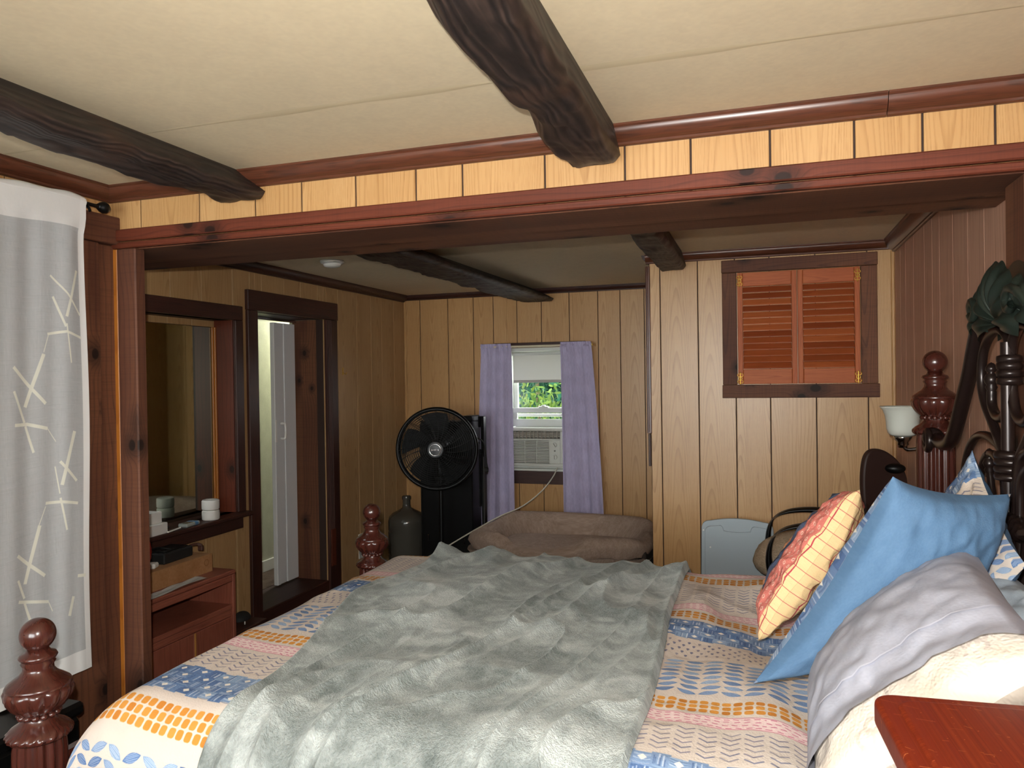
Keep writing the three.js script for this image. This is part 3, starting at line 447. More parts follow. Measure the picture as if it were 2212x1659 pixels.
mesh('cord', tube([[0, 0.0, 0], [-0.01, -0.06, 0.1], [-0.06, -0.16, 0.3], [-0.16, -0.25, 0.5], [-0.3, -0.31, 0.65], [-0.46, -0.4, 0.8], [-0.62, -0.5, 1.05], [-0.72, -0.55, 1.3], [-0.85, -0.6, 1.5], [-0.95, -0.7, 1.7], [-1.0, -0.82, 1.8]], 0.0052, 90, 8), M({ color: 0xc9c4b4, roughness: 0.5 }), accord);

// ---------------------------------------------------------------- louvred shutters
const shf = struct('trim_16', 'brown knotty frame round the louvred shutters', 'trim');
const zs = ZJ + 0.007;
mesh('top_board', bx(-0.233, 0.643, 2.226, 2.302, zs, zs + 0.03, 0.003, 0), m.post, shf); mesh('bottom_board', bx(-0.235, 0.648, 1.455, 1.536, zs, zs + 0.03, 0.003, 0), m.post, shf);
mesh('side_board', bx(-0.231, -0.145, 1.537, 2.225, zs, zs + 0.025, 0.003, 1), m.post, shf); mesh('side_board', bx(0.552, 0.64, 1.537, 2.225, zs, zs + 0.025, 0.003, 1), m.post, shf);
const hingeG = merge([new THREE.TorusGeometry(0.0085, 0.0022, 6, 14).translate(-0.008, 0.02, 0), new THREE.TorusGeometry(0.0085, 0.0022, 6, 14).translate(0.008, 0.02, 0), new THREE.TorusGeometry(0.0085, 0.0022, 6, 14).translate(-0.008, -0.02, 0), new THREE.TorusGeometry(0.0085, 0.0022, 6, 14).translate(0.008, -0.02, 0), new THREE.TorusGeometry(0.01, 0.0025, 6, 14), new THREE.SphereGeometry(0.004, 8, 6).translate(0, 0.036, 0), new THREE.SphereGeometry(0.004, 8, 6).translate(0, -0.036, 0), cyl(0.0028, 0.0028, 0.066, 8)]);
function shutter(label, x0, x1, y0, y1, hx) {
  const t = thing('louvred_shutter', label, 'shutter', [(x0 + x1) / 2, y0, zs + 0.006], 0, 'louvred shutters on the closet front'), w = x1 - x0, h = y1 - y0, s = 0.03;
  for (const e of [-1, 1]) mesh('stile', cbox(s, h, 0.024, 0.003, 1).translate(e * (w - s) / 2, h / 2, 0.012), m.shut, t);
  mesh('rail', cbox(w - 2 * s - 0.001, 0.085, 0.022, 0.003, 0).translate(0, h - 0.043, 0.012), m.shut, t); mesh('rail', cbox(w - 2 * s - 0.001, 0.09, 0.022, 0.003, 0).translate(0, 0.045, 0.012), m.shut, t);
  const n = 13, a = 0.092, b = h - 0.087, tone = [0, 1, 2].map(i => M({ map: T.shut, roughness: 0.55, specularIntensity: 0.6, color: [0xffffff, 0xe6d8d0, 0xd2c0b8][i] }));
  for (let i = 0; i < n; i++) mesh('slat', cbox(w - 2 * s - 0.002, 0.046, 0.008, 0.003, 0).rotateX(-0.62).translate(0, lerp(a, b, (i + 0.5) / n), 0.012), tone[Math.floor(R0() * 3)], t);
  for (const y of [0.035, h - 0.05]) mesh('hinge', hingeG.clone().translate(hx, y, 0.026), m.brass, t, 'ornate brass hinge');
}
shutter('louvred shutter leaf farther from the headboard wall', -0.14, 0.201, 1.54, 2.222, -0.158);
shutter('louvred shutter leaf closer to the headboard wall', 0.205, 0.547, 1.54, 2.222, 0.158);

// ---------------------------------------------------------------- outside the far window
const yard = struct('ground_outside', 'bare ground outside the far window', 'ground');
mesh('soil', bx(-9, 6, -0.5, -0.4, -22, -6.6, 0), m.outdoor, yard);
{
  const leafG = (() => { const s = new THREE.Shape(); s.moveTo(0, 0); s.quadraticCurveTo(0.35, 0.4, 0, 1); s.quadraticCurveTo(-0.35, 0.4, 0, 0); return new THREE.ShapeGeometry(s, 3); })();
  const leafMat = (c) => M({ color: c, roughness: 0.9, specularIntensity: 0.1, transmission: 0.3, thickness: 0 });
  const hedge = thing('dense_hedge', 'dense dark hedge closing the view beyond the trees', 'hedge', [-8, -0.4, -26]);
  mesh('foliage', grid(160, 70, (u, v) => { const x = (u - 0.5) * 26, y = v * 9; return [x, y, 1.6 * noise(x * 0.5, y * 0.5, 221) + 0.7 * noise(x * 1.6, y * 1.6, 222) + 0.4 * noise(x * 4, y * 4, 223) - v * v * 2, x, y]; }), M({ map: dataTex(256, 256, (x, y) => { const n = noise(x * 40, y * 40, 225, 40, 40) + noise(x * 90, y * 90, 226, 90, 90); return [26 + n * 12, 58 + n * 22, 40 + n * 15]; }, 3, 3), roughness: 0.95, specularIntensity: 0.1 }), hedge);
  function bush(name, label, cat, pos, rx, ry, n, size, cols, seed, trunkH) {
    const t = thing(name, label, cat, pos), r = rng(seed), q = new THREE.Quaternion(), o = new THREE.Euler(), mt = new THREE.Matrix4();
    mesh('stem', [tube([[0, 0, 0], [0.05, trunkH * 0.5, 0.02], [0, trunkH, 0]], 0.04, 12, 8)], M({ color: 0x4a3a2a, roughness: 0.9 }), t);
    const lists = cols.map(() => []);
    for (let i = 0; i < n; i++) { const a = r() * 6.283, e = Math.acos(2 * r() - 1), k = 0.55 + 0.5 * r(), p = V3(rx * k * Math.sin(e) * Math.cos(a), trunkH + ry * k * Math.cos(e), rx * k * Math.sin(e) * Math.sin(a)); const lump = 1 + 0.25 * noise(p.x * 2.2, p.y * 2.2 + p.z, seed); p.multiplyScalar(lump); if (p.y < 0.05) continue; o.set(r() * 6.3, r() * 6.3, r() * 6.3); mt.compose(p, q.setFromEuler(o), V3(size, size * (0.7 + r() * 0.7), size)); lists[Math.floor(r() * cols.length)].push(leafG.clone().applyMatrix4(mt)); }
    lists.forEach((l, i) => { const f = mesh('foliage', l, leafMat(cols[i]), t); f.userData.kind = 'stuff'; });
  }
  bush('leafy_shrub', 'yellow-green leafy shrub close outside the far window', 'shrub', [-2.68, -0.4, -8.3], 0.5, 0.8, 2600, 0.09, [0x3c4c16, 0x2e4416, 0x485820], 201, 1.0);
  bush('leafy_shrub', 'light green shrub farther out under the dark trees', 'shrub', [-2.75, -0.4, -10.3], 0.85, 0.8, 3000, 0.11, [0x364a1a, 0x2a3e18, 0x425422], 205, 0.8);
  bush('dark_tree', 'tall dark green tree filling the far window view', 'tree', [-4.2, -0.4, -14.2], 1.9, 2.6, 9000, 0.2, [0x163828, 0x112e20, 0x1e4432], 207, 2.0);
  bush('dark_tree', 'broad dark green tree far behind the light shrubs outside', 'tree', [-5.6, -0.4, -20.5], 3.0, 3.4, 9000, 0.26, [0x173628, 0x123022, 0x244834], 209, 2.4);
}
// ---------------------------------------------------------------- bed frame
const BX0 = -1.825, BX1 = 0.632, BZ0 = -3.34, BZ1 = -1.49, BZH = -1.44;
const mahog = M({ map: woodTex(256, 512, 0.3, 0.8, hex(0x452019), hex(0x2e1411), hex(0x52281f), { strips: 2, seed: 61, rings: 14, lines: 0.25, fine: 0.25 }), roughness: 0.26, clearcoat: 0.5, clearcoatRoughness: 0.15 });
const ironM = M({ color: 0x241a18, roughness: 0.3, metalness: 0.35 });
const bed = thing('four_post_bed', 'bed with turned mahogany posts and a dark scrolled iron headboard', 'bed', [-0.6, 0, -2.4]);
const inBed = (name, geo, mat, label, parent = bed) => { const g = Array.isArray(geo) ? merge(geo) : geo; if (parent === bed) g.translate(0.6, 0, 2.4); return mesh(name, g, mat, parent, label); };
function bedPost(x, z, top, k) {                          // k scales the turned part
  const col = [[0.058 * k, -0.31 * k, 0.009, 14], [0.06 * k, -0.34 * k, 0.011, 14], [0.06 * k, 0.34 - top, 0.011, 14], [0.064 * k, 0.3 - top], [0.064 * k, -top + 0.002]];
  const rows = [[0.0001, -0.18 * k], [0.07 * k, -0.172 * k], [0.078 * k, -0.18 * k, 0.003, 12], [0.081 * k, -0.19 * k, 0.006, 12], [0.077 * k, -0.208 * k, 0.007, 12], [0.066 * k, -0.226 * k, 0.006, 12], [0.052 * k, -0.24 * k, 0.004, 12], [0.046 * k, -0.245 * k]];
  const p = inBed('post', fluted(col).translate(x, top, z), mahog);
  const sub = (n, g) => { g.translate(x + 0.6, top, z + 2.4); return mesh(n, g, mahog, p); };
  sub('ball_finial', [new THREE.SphereGeometry(0.043 * k, 40, 28).scale(1, 1, 1).translate(0, -0.043 * k, 0)].reduce(a => a));
  sub('collar', lathe([[0.0001, -0.075 * k], [0.024 * k, -0.078 * k], [0.03 * k, -0.088 * k], [0.042 * k, -0.093 * k], [0.046 * k, -0.1 * k], [0.042 * k, -0.107 * k], [0.037 * k, -0.11 * k], [0.041 * k, -0.116 * k], [0.036 * k, -0.124 * k], [0.037 * k, -0.135 * k], [0.046 * k, -0.147 * k], [0.062 * k, -0.158 * k], [0.075 * k, -0.168 * k], [0.079 * k, -0.176 * k], [0.074 * k, -0.182 * k], [0.0001, -0.184 * k]], 48));
  sub('gadrooned_urn', fluted(rows));
  const beads = []; for (let i = 0; i < 14; i++) { const a = i / 14 * 6.2832; beads.push(new THREE.SphereGeometry(0.0105 * k, 12, 8).scale(1, 0.85, 1).translate(0.043 * k * Math.cos(a), -0.25 * k, 0.043 * k * Math.sin(a))); } beads.push(cyl(0.04 * k, 0.04 * k, 0.02 * k, 28).translate(0, -0.25 * k, 0));
  sub('bead_ring', merge(beads));
  sub('rope_flare', fluted([[0.04 * k, -0.255 * k], [0.041 * k, -0.262 * k], [0.047 * k, -0.271 * k], [0.058 * k, -0.279 * k], [0.068 * k, -0.285 * k], [0.072 * k, -0.29 * k, 0.002, 20, 40], [0.077 * k, -0.296 * k, 0.0045, 20, 40], [0.078 * k, -0.302 * k, 0.005, 20, 40], [0.075 * k, -0.309 * k, 0.004, 20, 40], [0.068 * k, -0.314 * k], [0.05 * k, -0.316 * k]]));
}
bedPost(BX0, BZ1, 0.985, 1); bedPost(BX0 - 0.03, BZ0, 0.985, 1); bedPost(BX1 + 0.012, BZ0, 1.682, 1.05); bedPost(BX1 + 0.012, BZH, 1.682, 1.05);
inBed('foot_rail', bx(BX0 - 0.025, BX0 + 0.02, 0.3, 0.6, BZ0 + 0.06, BZ1 - 0.06, 0.01, 2), mahog);
inBed('side_rail', bx(BX0 + 0.06, BX1 - 0.06, 0.28, 0.42, BZ1 - 0.02, BZ1 + 0.02, 0.008, 0), mahog); inBed('side_rail', bx(BX0 + 0.06, BX1 - 0.06, 0.28, 0.42, BZ0 - 0.02, BZ0 + 0.02, 0.008, 0), mahog);
{ // scrolled headboard, drawn for the far half and mirrored about its middle
  const zc = -2.32, X = 0.628, kk = (BZH - zc) / (zc - BZ0), mir = (pts) => pts.map(([z, y]) => [zc + (zc - z) * kk, y]);
  const line = (name, pts, r, n = 70) => { for (const q of [pts, mir(pts)]) inBed(name, tube(q.map(([z, y]) => [X, y, z]), r, n, 10), ironM); };
  line('arched_tube', [[-3.3, 1.355], [-3.2, 1.335], [-3.1, 1.335], [-3.0, 1.36], [-2.92, 1.42], [-2.83, 1.51], [-2.74, 1.6], [-2.68, 1.68], [-2.62, 1.745], [-2.56, 1.775], [-2.48, 1.79]], 0.024, 90);
  line('scroll', [[-2.506, 1.54], [-2.505, 1.505], [-2.47, 1.475], [-2.42, 1.468], [-2.365, 1.485], [-2.33, 1.53], [-2.318, 1.58], [-2.318, 1.64], [-2.345, 1.685], [-2.4, 1.712], [-2.46, 1.713], [-2.53, 1.695], [-2.585, 1.655], [-2.608, 1.6], [-2.603, 1.545], [-2.565, 1.495], [-2.5, 1.45], [-2.43, 1.4], [-2.385, 1.365], [-2.36, 1.32], [-2.345, 1.24], [-2.34, 1.1], [-2.34, 0.75]], 0.0135, 150);
  line('lower_scroll', [[-2.9, 1.0], [-2.87, 1.15], [-2.83, 1.26], [-2.78, 1.335], [-2.69, 1.39], [-2.58, 1.408], [-2.48, 1.4], [-2.41, 1.378], [-2.378, 1.34], [-2.362, 1.25], [-2.36, 0.75]], 0.0125, 80);
  line('inner_scroll', [[-2.66, 1.12], [-2.655, 1.22], [-2.62, 1.3], [-2.57, 1.345], [-2.5, 1.36], [-2.44, 1.345], [-2.4, 1.31], [-2.385, 1.22], [-2.385, 0.75]], 0.0115, 60);
  line('inner_stem', [[-2.53, 1.3], [-2.51, 1.25], [-2.46, 1.2], [-2.42, 1.1], [-2.41, 0.75]], 0.0105, 40);
  const bud = (z, y, k, rot) => lathe([[0.0001, 0.06], [0.008, 0.056], [0.016, 0.045], [0.017, 0.034], [0.008, 0.026], [0.017, 0.02], [0.022, 0.006], [0.019, -0.006], [0.014, -0.012], [0.018, -0.02], [0.013, -0.03], [0.014, -0.045]].map(p => [p[0] * k, p[1] * k]), 20).rotateX(rot).translate(X, y, z);
  for (const s of [0, 1]) { const f = (z) => s ? zc + (zc - z) * kk : z; inBed('bud_tip', [bud(f(-2.507), 1.57, 0.9, 0), bud(f(-2.535), 1.325, 0.8, 0)], ironM); inBed('socket_rosette', [new THREE.TorusGeometry(0.035, 0.014, 10, 24).rotateY(Math.PI / 2).translate(X - 0.025, 1.335, s ? BZH - 0.07 : BZ0 + 0.07), lathe([[0.0001, 0.03], [0.02, 0.026], [0.036, 0.01], [0.04, -0.01], [0.03, -0.03], [0.0001, -0.034]], 24).rotateX(Math.PI / 2).translate(X - 0.005, 1.345, s ? BZH - 0.075 : BZ0 + 0.075)], ironM); }
  inBed('centre_rod', cyl(0.016, 0.016, 0.95, 16).translate(X - 0.01, 1.2, zc), ironM);
  for (const [y, r] of [[1.6, 0.032], [1.345, 0.04]]) inBed('collar_knuckle', [0.03, 0.012, -0.008, -0.028].map((d, i) => lathe([[r * 0.6, 0.012], [r * 0.95, 0.008], [r, 0], [r * 0.95, -0.008], [r * 0.6, -0.012]], 24).translate(X - 0.004, y + d, zc)), ironM);
  inBed('cast_plate', [grid(40, 8, (u, v) => { const a = v * 6.2832; return [X - 0.005 + 0.028 * Math.cos(a) * (1 + 0.15 * Math.sin(u * 60)), 1.19 + 0.04 * Math.sin(a) * Math.sin(u * Math.PI) ** 0.4, zc + (u - 0.5) * 0.3, u, v]; })], ironM);
  const leaf = (z0, z1, y0, y1, lobes, depth, yb, ph) => grid(90, 26, (u, v) => { // ribbed shell
    const a = lerp(-0.12, Math.PI + 0.12, u), lob = 1 + 0.05 * Math.abs(Math.sin(a * lobes * 0.5 + ph)), cx = (z0 + z1) / 2, hw = (z1 - z0) / 2, r = v * lob, fl = Math.sin(a * lobes + ph) * 0.5 + 0.5;
    return [X - 0.012 - depth * Math.sin(Math.min(1, v * 1.02) * Math.PI) ** 0.7 * (0.6 + 0.4 * fl) - 0.02 * v * v, y0 + (y1 - y0) * r * Math.sin(a) * 0.9 + yb * (1 - v), cx - hw * r * Math.cos(a), u, v]; });
  const back = (z0, z1, y0, y1) => grid(40, 6, (u, v) => { const a = lerp(-0.12, Math.PI + 0.12, u); return [X + 0.012, y0 + (y1 - y0) * v * Math.sin(a) * 0.95, (z0 + z1) / 2 - (z1 - z0) / 2 * v * Math.cos(a), u, v]; });
  const bronze = M({ color: 0x27302a, roughness: 0.32, metalness: 0.4 });
  inBed('carved_crest', [leaf(zc - 0.17, zc + 0.17, 1.705, 1.905, 15, 0.05, 0.02, 0), back(zc - 0.17, zc + 0.17, 1.705, 1.9), leaf(zc - 0.255, zc - 0.09, 1.72, 1.845, 8, 0.035, 0.02, 1), leaf(zc + 0.09, zc + 0.255, 1.72, 1.845, 8, 0.035, 0.02, 1), tube([[X - 0.03, 1.75, zc - 0.25], [X - 0.045, 1.79, zc - 0.215], [X - 0.05, 1.8, zc - 0.17], [X - 0.05, 1.775, zc - 0.14], [X - 0.05, 1.75, zc - 0.165], [X - 0.05, 1.76, zc - 0.195]], 0.012, 40, 8), tube([[X - 0.03, 1.75, zc + 0.25], [X - 0.045, 1.79, zc + 0.215], [X - 0.05, 1.8, zc + 0.17], [X - 0.05, 1.775, zc + 0.14], [X - 0.05, 1.75, zc + 0.165], [X - 0.05, 1.76, zc + 0.195]], 0.012, 40, 8)], bronze, 'carved leaf crest with a greenish bronze sheen');
}
const mattress = thing('mattress', 'thick mattress hidden under the patterned comforter', 'mattress', [-0.58, 0.3, -2.4]);
mesh('box_spring', cbox(2.3, 0.2, 1.66, 0.03).translate(0, 0.1, 0), m.white, mattress); mesh('pad', cbox(2.3, 0.22, 1.66, 0.06).translate(0, 0.32, 0), m.white, mattress);

// ---------------------------------------------------------------- comforter print
function duvetPrint(c, w, h) {
  const r = rng(303), PX = w / 1.013, top = -0.9, Yw = (z) => (top - z) / 2.7 * h;
  c.fillStyle = '#d6cabf'; c.fillRect(0, 0, w, h);
  const blues = ['#5f7fae', '#7d97bb', '#54719f', '#8aa4c4', '#6a86b0'];
  const leaf = (x, y, L, W, a, col) => { c.save(); c.translate(x, y); c.rotate(a); c.fillStyle = col; c.beginPath(); c.moveTo(-L / 2, 0); c.quadraticCurveTo(0, -W, L / 2, 0); c.quadraticCurveTo(0, W, -L / 2, 0); c.fill(); c.strokeStyle = 'rgba(225,230,240,0.45)'; c.lineWidth = 1.2; for (let k = -2; k <= 2; k++) { c.beginPath(); c.moveTo(-L * 0.38 + Math.abs(k) * 3, k * W * 0.16); c.lineTo(L * 0.38 - Math.abs(k) * 3, k * W * 0.2 + (r() - 0.5) * 2); c.stroke(); } c.restore(); };
  const wrapX = (x, f) => { for (const d of [-w, 0, w]) f(x + d); };
  function leaves(z0, z1) { const n = 18, p = w / n, rows = Math.round((z1 - z0) / 0.034), dy = (Yw(z0) - Yw(z1)) / rows; for (let j = 0; j < rows; j++) for (let i = 0; i < n; i++) { const y = Yw(z1) + dy * (j + 0.5), x = (i + 0.5 + 0.08 * (j % 2)) * p, col = blues[Math.floor(r() * 5)], s = i % 2 ? 1 : -1; wrapX(x, X => leaf(X, y, p * 1.0, dy * 0.66, s * 0.45, col)); } }
  function squares(z0, z1, rows = 3) { const n = 38, p = w / n, dy = (Yw(z0) - Yw(z1)) / rows; for (let j = 0; j < rows; j++) for (let i = 0; i < n; i++) { c.fillStyle = ['#cf8a35', '#c47c2c', '#d5933f'][Math.floor(r() * 3)]; c.beginPath(); c.roundRect(i * p + 2 + r() * 1.5, Yw(z1) + j * dy + 1.5, p - 4 - r() * 1.5, dy - 3.2, 5); c.fill(); } }
  function ikat(z0, z1) { const n = 26, p = w / n, rows = 4, dy = (Yw(z0) - Yw(z1)) / rows; for (let j = 0; j < rows; j++) for (let i = 0; i < n; i++) { const x = i * p, y = Yw(z1) + j * dy, col = blues[Math.floor(r() * 5)]; c.fillStyle = col; c.fillRect(x - 1, y - (i % 2) * 5, p + 2, dy + 5); if ((i + j) % 2) for (let k = 0; k < 7; k++) { c.fillStyle = r() < 0.5 ? 'rgba(235,238,242,0.55)' : 'rgba(60,85,130,0.5)'; c.fillRect(x + r() * p, y + r() * 4 - (i % 2) * 4, 1.6 + r() * 1.6, dy * (0.6 + 0.4 * r())); } else for (let k = 0; k < 5; k++) { c.strokeStyle = r() < 0.5 ? 'rgba(225,230,238,0.4)' : 'rgba(60,85,130,0.45)'; c.lineWidth = 1.5 + r() * 1.5; c.beginPath(); const yy = y + r() * dy; c.moveTo(x, yy); c.quadraticCurveTo(x + p / 2, yy - 5, x + p, yy); c.stroke(); } }
    for (let j = 0; j < rows; j++) for (let i = 0; i < n; i++) if ((i + j) % 2 === 0) { const x = i * p + p / 2, y = Yw(z1) + (j + 0.5) * dy; c.fillStyle = '#ece6dc'; c.beginPath(); c.moveTo(x, y - 8); c.lineTo(x + 8, y); c.lineTo(x, y + 8); c.lineTo(x - 8, y); c.fill(); } }
  function chevrons(z0, z1) { const n = 20, p = w / n, rows = Math.round((z1 - z0) / 0.022), dy = (Yw(z0) - Yw(z1)) / rows; c.lineWidth = 3.4; c.lineCap = 'round'; for (let j = 0; j < rows; j++) for (let i = 0; i < n; i++) { c.strokeStyle = ['#8d8796', '#9a949c', '#7f7f93'][Math.floor(r() * 3)]; const x = i * p + p / 2 + (r() - 0.5) * 3, y = Yw(z1) + (j + 0.5) * dy; c.beginPath(); c.moveTo(x - p * 0.36, y + 5); c.lineTo(x, y - 4); c.lineTo(x + p * 0.36, y + 5); c.stroke(); } }
  function dashes(z0, z1) { c.fillStyle = '#ecd2cf'; c.fillRect(0, Yw(z1), w, Yw(z0) - Yw(z1)); const rows = 4, dy = (Yw(z0) - Yw(z1)) / rows; c.strokeStyle = '#c9708a'; c.lineCap = 'round'; c.lineWidth = 2.6; for (let j = 0; j < rows; j++) for (let x = (j % 2) * 8; x < w; x += 15 + r() * 4) { const y = Yw(z1) + (j + 0.5) * dy; c.beginPath(); c.moveTo(x, y + (r() - 0.5) * 4); c.lineTo(x + 8, y + (r() - 0.5) * 5); c.stroke(); } c.lineWidth = 2; for (const z of [z0, z1]) { c.beginPath(); c.moveTo(0, Yw(z)); c.lineTo(w, Yw(z)); c.stroke(); } }
  function drops(z0, z1) { const rows = 5, n = 34, p = w / n, dy = (Yw(z0) - Yw(z1)) / rows; for (let j = 0; j < rows; j++) for (let i = 0; i < n; i++) { c.fillStyle = ['#8a8496', '#77788f', '#95909a'][Math.floor(r() * 3)]; const x = (i + 0.5 + 0.5 * (j % 2)) * p + (r() - 0.5) * 5, y = Yw(z1) + (j + 0.5) * dy + (r() - 0.5) * 4; c.beginPath(); c.moveTo(x, y - 7); c.quadraticCurveTo(x + 7, y + 6, x, y + 7); c.quadraticCurveTo(x - 7, y + 6, x, y - 7); c.fill(); } }
  leaves(-1.29, -1.02); squares(-1.42, -1.335); ikat(-1.61, -1.46); chevrons(-1.765, -1.63); dashes(-1.845, -1.785); squares(-1.93, -1.86); leaves(-2.22, -1.96); drops(-2.38, -2.25); ikat(-2.57, -2.41); squares(-2.67, -2.6); dashes(-2.755, -2.695); chevrons(-3.02, -2.79); squares(-3.14, -3.06); dashes(-3.24, -3.17); ikat(-3.42, -3.28); leaves(-3.6, -3.46);
}
T.duvet = canvasTex(768, 2048, duvetPrint, 1.013, 2.7, 0, 3.6 / 2.7);
const cottonB = dataTex(256, 256, (x, y) => { const v = 128 + 80 * noise(x * 14, y * 14, 111, 14, 14) + 30 * noise(x * 120, y * 120, 112, 120, 120); return [v, v, v]; }, 0.35, 0.35, false);
const printM = M({ map: T.duvet, roughness: 0.85, bumpMap: cottonB, bumpScale: 0.0025 });
const edge = (d, Rr) => { const a = d / Rr; return a < Math.PI / 2 ? [Rr * Math.sin(a), Rr * (1 - Math.cos(a))] : [Rr, Rr + d - Rr * Math.PI / 2]; };
const creaseA = (x, z) => { const n = 1 - Math.abs(noise(x * 7 + 0.8 * noise(z * 3, x * 2, 5), z * 2.6, 17)); return n * n; };
function bedSurf(s, t, lift, own) {
  let x = s, z = t, dx = 0, dz = 0;
  const fe = lerp(-1.55, -1.61, clamp((-1.5 - t) / 1.8)); if (s < fe) { const [o, d] = edge(fe - s, 0.155); x = fe - o; dx = d; }
  if (t > -1.62) { const [o, d] = edge(t + 1.62, 0.17); z = -1.62 + o; dz = d; } else if (t < -3.2) { const [o, d] = edge(-3.2 - t, 0.12); z = -3.2 - o; dz = d; }
  const flat = 1 - sstep(0.0, 0.25, Math.hypot(dx, dz) * 0.8);
  const big = 0.018 * noise(s * 1.6 + 4, t * 1.6, 21) + 0.012 * sstep(0.2, -1.4, s), med = 0.007 * (creaseA(s, t) - 0.45) + (0.003 + 0.013 * sstep(-0.6, -0.1, s)) * noise(s * 8.5, t * 3.2, 23);
  const hang = 1 - flat, wave = hang * 0.014 * Math.sin((dx > dz ? t : s) * 19 + 2 * noise(s * 2, t * 2, 9));
  const up = big + med * (0.5 + 0.5 * flat) + lift + own;
  const kx = dx > 0 ? Math.min(1, dx / 0.2) : 0, kz = dz > 0 ? Math.min(1, dz / 0.15) * Math.sign(t + 2.4) : 0;
  return [x - kx * (lift + own + wave), 0.775 - Math.hypot(dx, dz) + up * (1 - 0.6 * Math.max(kx, Math.abs(kz))), z + kz * (lift + own + wave)];
}
const duvet = thing('comforter', 'cream comforter printed with blue leaves and orange and pink bands on the bed', 'comforter', [-0.6, 0.4, -2.4]);
mesh('cover', grid(250, 250, (u, v) => { const s = lerp(-2.05, 0.57, u), t = lerp(-3.6, -0.98, v), p = bedSurf(s, t, 0, 0); return [p[0] + 0.6, p[1] - 0.4, p[2] + 2.4, s, t - 0.103 * (s + 0.1)]; }, true), printM, duvet);

// plush throw
const plushT = dataTex(1024, 1024, (x, y) => { const a = noise(x * 5 + 0.7 * noise(x * 9, y * 9, 130, 9, 9), y * 7, 131, 5, 7), b = noise(x * 13 + 1.2 * noise(x * 18, y * 22, 135, 18, 22), y * 17, 132, 13, 17), c = noise(x * 44, y * 52, 133, 44, 52), d = noise(x * 220, y * 220, 134, 220, 220); const v = clamp(0.52 + 0.42 * a + 0.34 * b + 0.16 * c); return mix3([102, 110, 108], [172, 179, 177], v).map(q => q + d * 9); }, 1.1, 1.1);  // pale and dark patches paint the light on the nap into the colour
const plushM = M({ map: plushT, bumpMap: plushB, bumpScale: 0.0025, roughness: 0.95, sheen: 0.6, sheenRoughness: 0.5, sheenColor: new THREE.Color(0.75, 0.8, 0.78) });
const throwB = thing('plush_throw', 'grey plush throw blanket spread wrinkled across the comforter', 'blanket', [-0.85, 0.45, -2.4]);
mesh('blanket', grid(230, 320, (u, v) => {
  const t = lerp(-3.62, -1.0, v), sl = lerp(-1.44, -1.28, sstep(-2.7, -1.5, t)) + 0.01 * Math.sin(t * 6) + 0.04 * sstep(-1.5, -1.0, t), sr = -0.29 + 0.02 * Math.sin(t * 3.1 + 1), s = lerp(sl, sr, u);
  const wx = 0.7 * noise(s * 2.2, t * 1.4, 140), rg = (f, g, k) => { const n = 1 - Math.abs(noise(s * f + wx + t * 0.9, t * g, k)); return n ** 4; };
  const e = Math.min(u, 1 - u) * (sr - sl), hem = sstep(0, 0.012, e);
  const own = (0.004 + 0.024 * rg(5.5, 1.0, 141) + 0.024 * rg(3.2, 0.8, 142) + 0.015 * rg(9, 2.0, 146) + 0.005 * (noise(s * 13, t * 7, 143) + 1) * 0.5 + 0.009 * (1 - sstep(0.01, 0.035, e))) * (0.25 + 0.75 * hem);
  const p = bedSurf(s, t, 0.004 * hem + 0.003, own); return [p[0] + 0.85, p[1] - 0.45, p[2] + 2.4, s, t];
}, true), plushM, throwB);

// ---------------------------------------------------------------- pillows: quad corners, thickness, one sheet for each face
function pillowFaces(C, th, o = {}) {
  const [bl, br, tr, tl] = C.map(p => V3(...p)), n = V3().crossVectors(V3().subVectors(br, bl).add(V3().subVectors(tr, tl)), V3().subVectors(tl, bl).add(V3().subVectors(tr, br))).normalize();
  const { inset = 0.09, seed = 1, pw = 0.42, open = 0, wr = 0.008, v0 = -1, v1 = 1, u0 = -1, u1 = 1, us = 0.65, vs = 0.65, uo = 0, vo = 0, grow = 0, swap = false } = o;
  const face = (side) => grid(44, 44, (i, j) => {
    const u = lerp(u0, u1, i), v = lerp(v0, v1, j), a = u * (1 - inset * (1 - v * v) * Math.abs(u) ** 3), b = v * (1 - inset * (1 - u * u) * Math.abs(v) ** 3), p = bl.clone().multiplyScalar((1 - a) * (1 - b) / 4).addScaledVector(br, (1 + a) * (1 - b) / 4).addScaledVector(tr, (1 + a) * (1 + b) / 4).addScaledVector(tl, (1 - a) * (1 + b) / 4);
    let eu = 1 - u * u; if (open && u > 0) eu = Math.max(eu, open); const k = Math.max(0, eu * (1 - v * v)) ** pw, q = th * k + grow * Math.min(1, k * 4), edgeW = (1 - k);
    p.addScaledVector(n, side * q + (wr * noise(u * 5 + seed, v * 5, seed) + wr * 0.7 * noise(u * 11, v * 11 + seed, seed + 3)) * Math.min(1, k * 2) + 0.012 * noise(u * 2, v * 2, seed + 9) * edgeW);
    return swap ? [p.x, p.y, p.z, uo + j * us, vo + i * vs] : [p.x, p.y, p.z, uo + i * us, vo + j * vs];
  }, side < 0);
  return [face(1), face(-1)];
}
const clone = (t, ru, rv, ou, ov) => { const c = t.clone(); c.repeat.set(ru, rv); c.offset.set(ou, ov); c.needsUpdate = true; return c; };
const cotton = (c, o = {}) => M({ map: dataTex(128, 128, (x, y) => { const n = noise(x * 10, y * 10, 151, 10, 10) * 3 + noise(x * 64, y * 64, 152, 64, 64) * 3; return c.map(v => v + n); }, 0.3, 0.3), roughness: 0.8, bumpMap: cottonB, bumpScale: 0.003, ...o });
